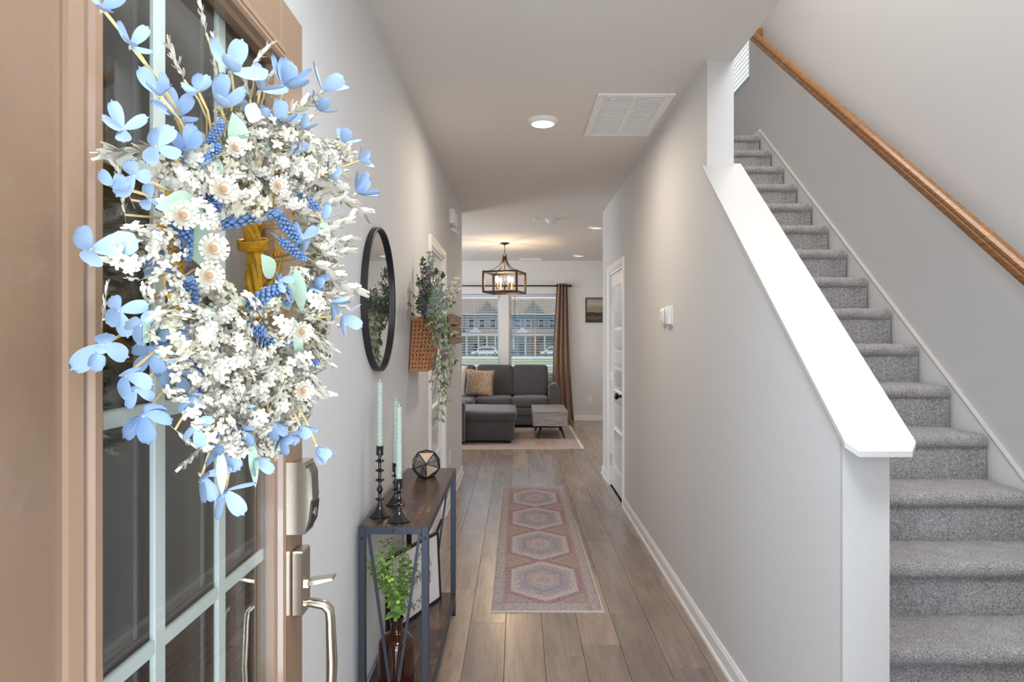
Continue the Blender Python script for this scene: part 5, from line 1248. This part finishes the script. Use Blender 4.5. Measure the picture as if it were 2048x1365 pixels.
# ------------------------------------------------------------------ outdoors beyond the windows
def ground(name, y0, y1, material, label, cat, x0=-60, x1=60, dz=0):
    G = lambda y: -.30-(y-12)*.0157
    m = M(); n = 6
    for i in range(n+1):
        y = y0+(y1-y0)*i/n; m.v += [(x0, y, G(y)+dz), (x1, y, G(y)+dz)]
    for i in range(n): m.f.append((2*i, 2*i+1, 2*i+3, 2*i+2))
    m.v += [(x0, y0, G(y0)+dz-.4), (x1, y0, G(y0)+dz-.4), (x0, y1, G(y1)+dz-.4), (x1, y1, G(y1)+dz-.4)]
    a = 2*(n+1); m.f += [(0, 1, a+1, a), (a, a+1, a+3, a+2), (2*n, 2*n+1, a+3, a+2)]
    return struct(name, m, material, label, cat)
ground('ground_lawn', 11.85, 150, 'grass', 'green lawn between the house and townhouses', 'lawn')
ground('path_near', 34, 39, 'asphalt', 'pale path crossing the lawn', 'path', dz=.03)
ground('path_mid', 56, 64, 'asphalt', 'pale walkway farther across the lawn', 'path', dz=.03)
ground('street', 96, 118, 'asphalt', 'pale street in front of the townhouses', 'street', dz=.04)
G = lambda y: -.30-(y-12)*.0157
def townhouse(x0, x1, sid, gx, label, brick, grp='townhouses across the street'):
    h = thing('townhouse', label, 'house', ((x0+x1)/2, 145, G(140)), group=None); y0, y1, zg = 140, 152, G(140); ze = 6.2; zr = 9.7
    part('wall', M().box(x0, x1, y0, y1, zg-.5, ze), sid, h)
    part('roof', M().prism([(y0-.6, ze-.15), (y0-.6, ze+.1), ((y0+y1)/2, zr), (y1+.6, ze+.1), (y1+.6, ze-.15)], x0-.05, x1+.05, 'x'), 'shingle', h)
    gw = 2.6; gz = ze+2.5
    part('gable', M().prism([(gx-gw, ze-.1), (gx+gw, ze-.1), (gx, gz)], y0-.5, y0+4, 'y'), 'siding_sage', h)
    part('gable_trim', M().bar((gx-gw-.2, y0-.56, ze-.15), (gx, y0-.56, gz+.1), .22, .12, up=(0, 1, 0)).bar((gx+gw+.2, y0-.56, ze-.15), (gx, y0-.56, gz+.1), .22, .12, up=(0, 1, 0)), 'house_trim', h)
    part('gable_roof', M().bar((gx-gw-.3, y0+1.8, ze-.05), (gx, y0+1.8, gz+.2), .12, 5, up=(0, 1, 0)).bar((gx+gw+.3, y0+1.8, ze-.05), (gx, y0+1.8, gz+.2), .12, 5, up=(0, 1, 0)), 'shingle', h)
    part('fascia', M().box(x0, x1, y0-.7, y0-.6, ze-.2, ze+.12), 'house_trim', h)
    def win(xc, zc, w, hh_):
        f = part('window', M().box(xc-w/2-.12, xc+w/2+.12, y0-.1, y0, zc-hh_/2-.12, zc+hh_/2+.12), 'house_trim', h); part('window_pane', M().box(xc-w/2, xc+w/2, y0-.13, y0-.10, zc+.06, zc+hh_/2), 'house_dark', f); part('window_pane', M().box(xc-w/2, xc+w/2, y0-.13, y0-.10, zc-hh_/2, zc-.06), 'house_dark', f)
    for xc in (x0+1.4, x0+3.6, x1-3.6, x1-1.4): win(xc, 4.3, .95, 1.5)
    win(gx, ze+1.0, .6, .7)
    part('porch_roof', M().prism([(y0-2.6, 2.25), (y0-2.6, 2.5), (y0, 3.2), (y0, 2.25)], x0+.3, x1-.3, 'x'), 'shingle', h)
    part('porch_gable', M().prism([(x0+1.0, 2.3), (x0+3.8, 2.3), (x0+2.4, 3.5)], y0-2.7, y0-.6, 'y'), 'house_trim', h)
    for xc in (x0+.6, x0+3.0, (x0+x1)/2, x1-3.0, x1-.6): part('porch_column', M().box(xc-.16, xc+.16, y0-2.5, y0-2.2, zg, 2.25), 'house_trim', h)
    part('garage_door', M().box(x1-4.4, x1-1.4, y0-.12, y0, zg, .5), 'siding_grey', h); part('front_door', M().box(x0+1.8, x0+2.8, y0-.12, y0, zg, .2), 'house_dark', h)
    win(x0+4.4, .3, 1.0, 1.5)
    if brick: part('brick_front', M().box((x0+x1)/2-1.2, (x0+x1)/2+.9, y0-.35, y0, zg, 3.4), 'brick_far', h)
townhouse(-31, -21, 'siding_sage', -25.5, 'sage sided townhouse farthest left across the street', False)
townhouse(-20.9, -11, 'siding_grey', -16, 'grey townhouse left of centre across the street', False)
townhouse(-10.9, -1.5, 'siding_grey', -6.2, 'grey townhouse behind the parked white car', False)
townhouse(-1.4, 8.5, 'siding_blue', 3.2, 'blue townhouse with brick front seen in right window', True)
townhouse(8.6, 18.5, 'siding_sage', 13, 'sage townhouse partly behind the curtain', False)
townhouse(18.6, 28.5, 'siding_blue', 23, 'blue townhouse farthest right across the street', False)
def car(x, y, material, label, L=4.7):
    z = G(y)+.06; c = thing('car', label, 'car', (x, y, z)); W = 1.8
    body = [(-L/2, .45), (-L/2+.05, .8), (-L/2+.5, .95), (-L/2+1.1, 1.02), (L/2-.9, 1.05), (L/2-.1, .92), (L/2, .6), (L/2-.05, .35), (-L/2+.1, .32)]
    o = part('body', M().prism([(x+a, z+b) for a, b in body], y-W/2, y+W/2, 'y'), material, c)
    cab = [(-L/2+.9, 1.0), (-L/2+1.6, 1.62), (-L/2+2.2, 1.70), (L/2-1.3, 1.68), (L/2-.6, 1.04)]
    part('cabin', M().prism([(x+a, z+b) for a, b in cab], y-W/2+.1, y+W/2-.1, 'y'), material, c)
    part('side_window', M().prism([(x-L/2+1.2, z+1.08), (x-L/2+1.7, z+1.54), (x+L/2-1.45, z+1.56), (x+L/2-.95, z+1.10)], y-W/2+.08, y-W/2+.10, 'y'), 'house_dark', c)
    for a in (-L/2+.95, L/2-.95): w = part('wheel', M().lathe([(0, -.1), (.34, -.1), (.34, .1), (0, .1)], (x+a, y-W/2+.05, z+.34), 20, 'y'), 'tyre', c); part('hubcap', M().lathe([(0, -.12), (.2, -.12), (.2, -.1), (0, -.1)], (x+a, y-W/2+.05, z+.34), 14, 'y'), 'nickel', w)
car(-5.6, 121, 'car_white', 'white parked car seen through the left window', 5.2)
car(6.5, 124, 'car_white', 'white car at the right window by curtain')
car(-2.4, 128, 'car_blue', 'dark blue car behind the white parked car')
bn = thing('trash_bin', 'dark green bin on the lawn seen in right window', 'bin', (3.9, 62, G(62)))
part('body', M().lathe([(.28, .04), (.34, 1.0)], (3.55, 62, G(62)), 4), 'bin_green', bn); part('lid', M().box(3.2, 3.9, 61.65, 62.35, G(62)+1.0, G(62)+1.1), 'bin_green', bn)
